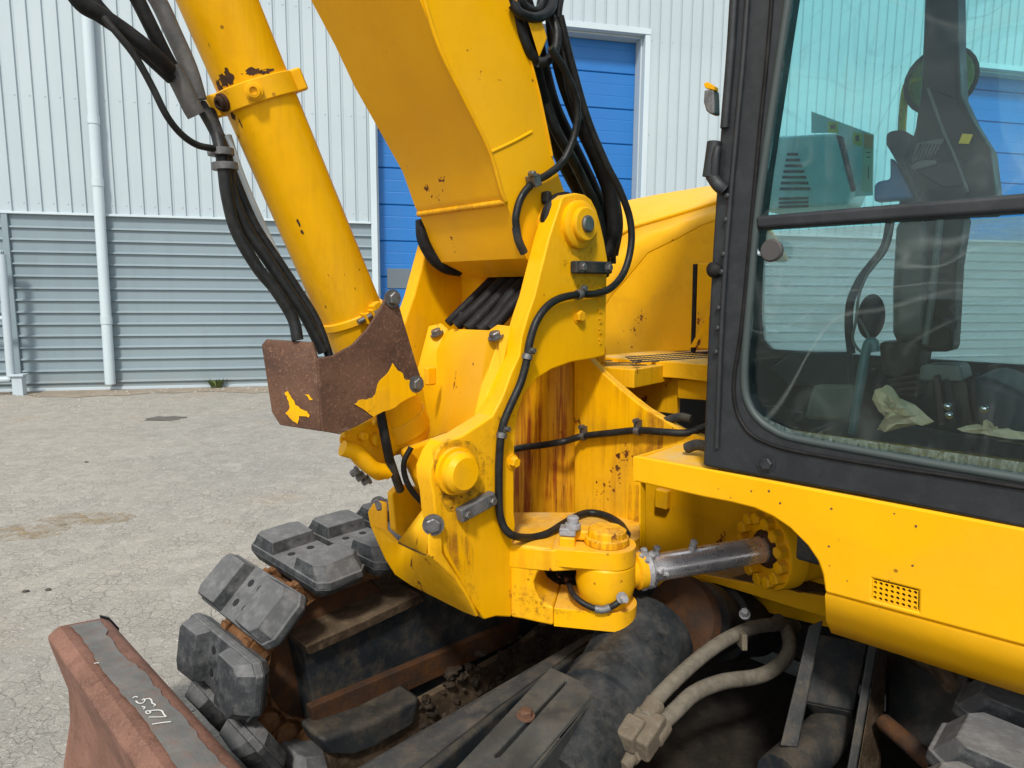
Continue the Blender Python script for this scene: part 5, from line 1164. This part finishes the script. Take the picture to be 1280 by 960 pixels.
def steps():
    zu = (Vec((0, 0, atz(760, 443, 1.25).z)), Zv); Zs = 1.33
    zp_ = (Vec((0, 0, Zs)), Zv); Zl = (Vec((0, 0, Zs-.012)), Zv)
    up_ = PL(zp_, [(740, 445), (893, 432), (893, 457), (848, 452.5), (793, 450)])
    t_ = ext('upper_step', up_, Vec((0, 0, -.055)), YD, X, .004)
    lw = PL(Zl, [(735, 449), (848, 453), (793, 462), (745, 458)]); l2 = ext('lower_step', lw, Vec((0, 0, -.06)), YR, X, .004)
    bm = bmesh.new()
    for i in range(13):
        for j in range(3):
            p_ = on(750+i*4.2+j*4-(i*.2), 451.5+j*2.6-.12*i*0+.0*i, Zl); add_lathe(bm, p_-Zv*.001, Zv, [(0, .008), (.004, .006)], 6)
    finish('perforation_dots', bm, IRON, l2)['kind'] = 'stuff'  # tread perforations as dark discs, the shade of the holes put into colour
    bm = bmesh.new()
    for i in range(22):
        for j in range(4):
            p_ = on(784+i*4.8+j*3, 446.8-i*.33+j*2.1, zp_); add_lathe(bm, p_-Zv*.001, Zv, [(0, .009), (.004, .007)], 6)
    finish('perforation_dots', bm, IRON, t_)['kind'] = 'stuff'  # same dark discs for the holes of the upper tread
    so_ = CP(-.64)
    ext('step_support', PL(so_, [(758, 462), (849, 456), (846, 518), (800, 512)]), R_*.02, YR, X, .003)
    ext('step_beam', PL(CP(-.62), [(846, 474), (900, 476), (900, 502), (846, 498)]), R_*.05, Y, X, .006)
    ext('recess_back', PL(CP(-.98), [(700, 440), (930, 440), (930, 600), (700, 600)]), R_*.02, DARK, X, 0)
    tube('recess_hose', PL(CP(-.3), [(832, 526), (850, 521), (864, 524)]), .012, IRON, X, 8)
    tube('recess_hose', PL(CP(-.12), [(858, 560), (872, 556), (890, 560)]), .014, IRON, X, 8)
steps()

# ================================================================== LOOSE THINGS IN THE CAB
def crumpled(name, pix, o, th, lab, seed):
    rr = random.Random(seed); bm = bmesh.new(); c = sum(PL(CP(o), pix), Vec())/len(pix)
    rings = []; n = len(pix)
    for k, (s, d) in enumerate(((1.0, .0), (.8, .6), (.5, 1.0), (.2, .85))):
        for sg in ((1, -1) if k else (1,)):
            pass
    fr_ = [bm.verts.new(p) for p in PL(CP(o), pix)]
    def cap(sg):
        prev = fr_
        for s, d in ((.82, .55), (.58, .9), (.3, 1.0)):
            cur = [bm.verts.new(c+(p.co-c)*s*rr.uniform(.88, 1.1)+V*sg*th*d*rr.uniform(.45, 1.25)+Zv*rr.uniform(-.006, .006)) for p in fr_]
            for i in range(n):
                j = (i+1) % n; q = (prev[i], prev[j], cur[j], cur[i])
                bm.faces.new((q[0], q[1], q[2])); bm.faces.new((q[0], q[2], q[3]))
            prev = cur
        m = bm.verts.new(c+V*sg*th*.8)
        for i in range(n): bm.faces.new((prev[i], prev[(i+1) % n], m))
    cap(1); cap(-1)
    tag(finish(name, bm, CLOTH, None, 0, 18), lab, 'crumpled paper', 'crumpled papers in the cab')
crumpled('crumpled_paper', [(1090, 499), (1094, 487), (1102, 485), (1108, 481), (1113, 488), (1121, 497), (1132, 503), (1146, 508), (1158, 519), (1168, 527), (1160, 531), (1145, 531), (1125, 535), (1108, 540), (1096, 537), (1104, 528), (1106, 520), (1098, 513)], -.20, .035, 'larger tan crumpled paper behind the lower cab window, beside the teal grab bar', 5)
crumpled('crumpled_paper', [(1196, 536), (1212, 534), (1228, 535), (1229, 526), (1234, 524), (1237, 533), (1248, 538), (1262, 538), (1280, 540), (1296, 548), (1270, 546), (1240, 543), (1215, 541)], -.22, .02, 'flat strip of tan crumpled paper on the cab floor at the right picture edge', 9)
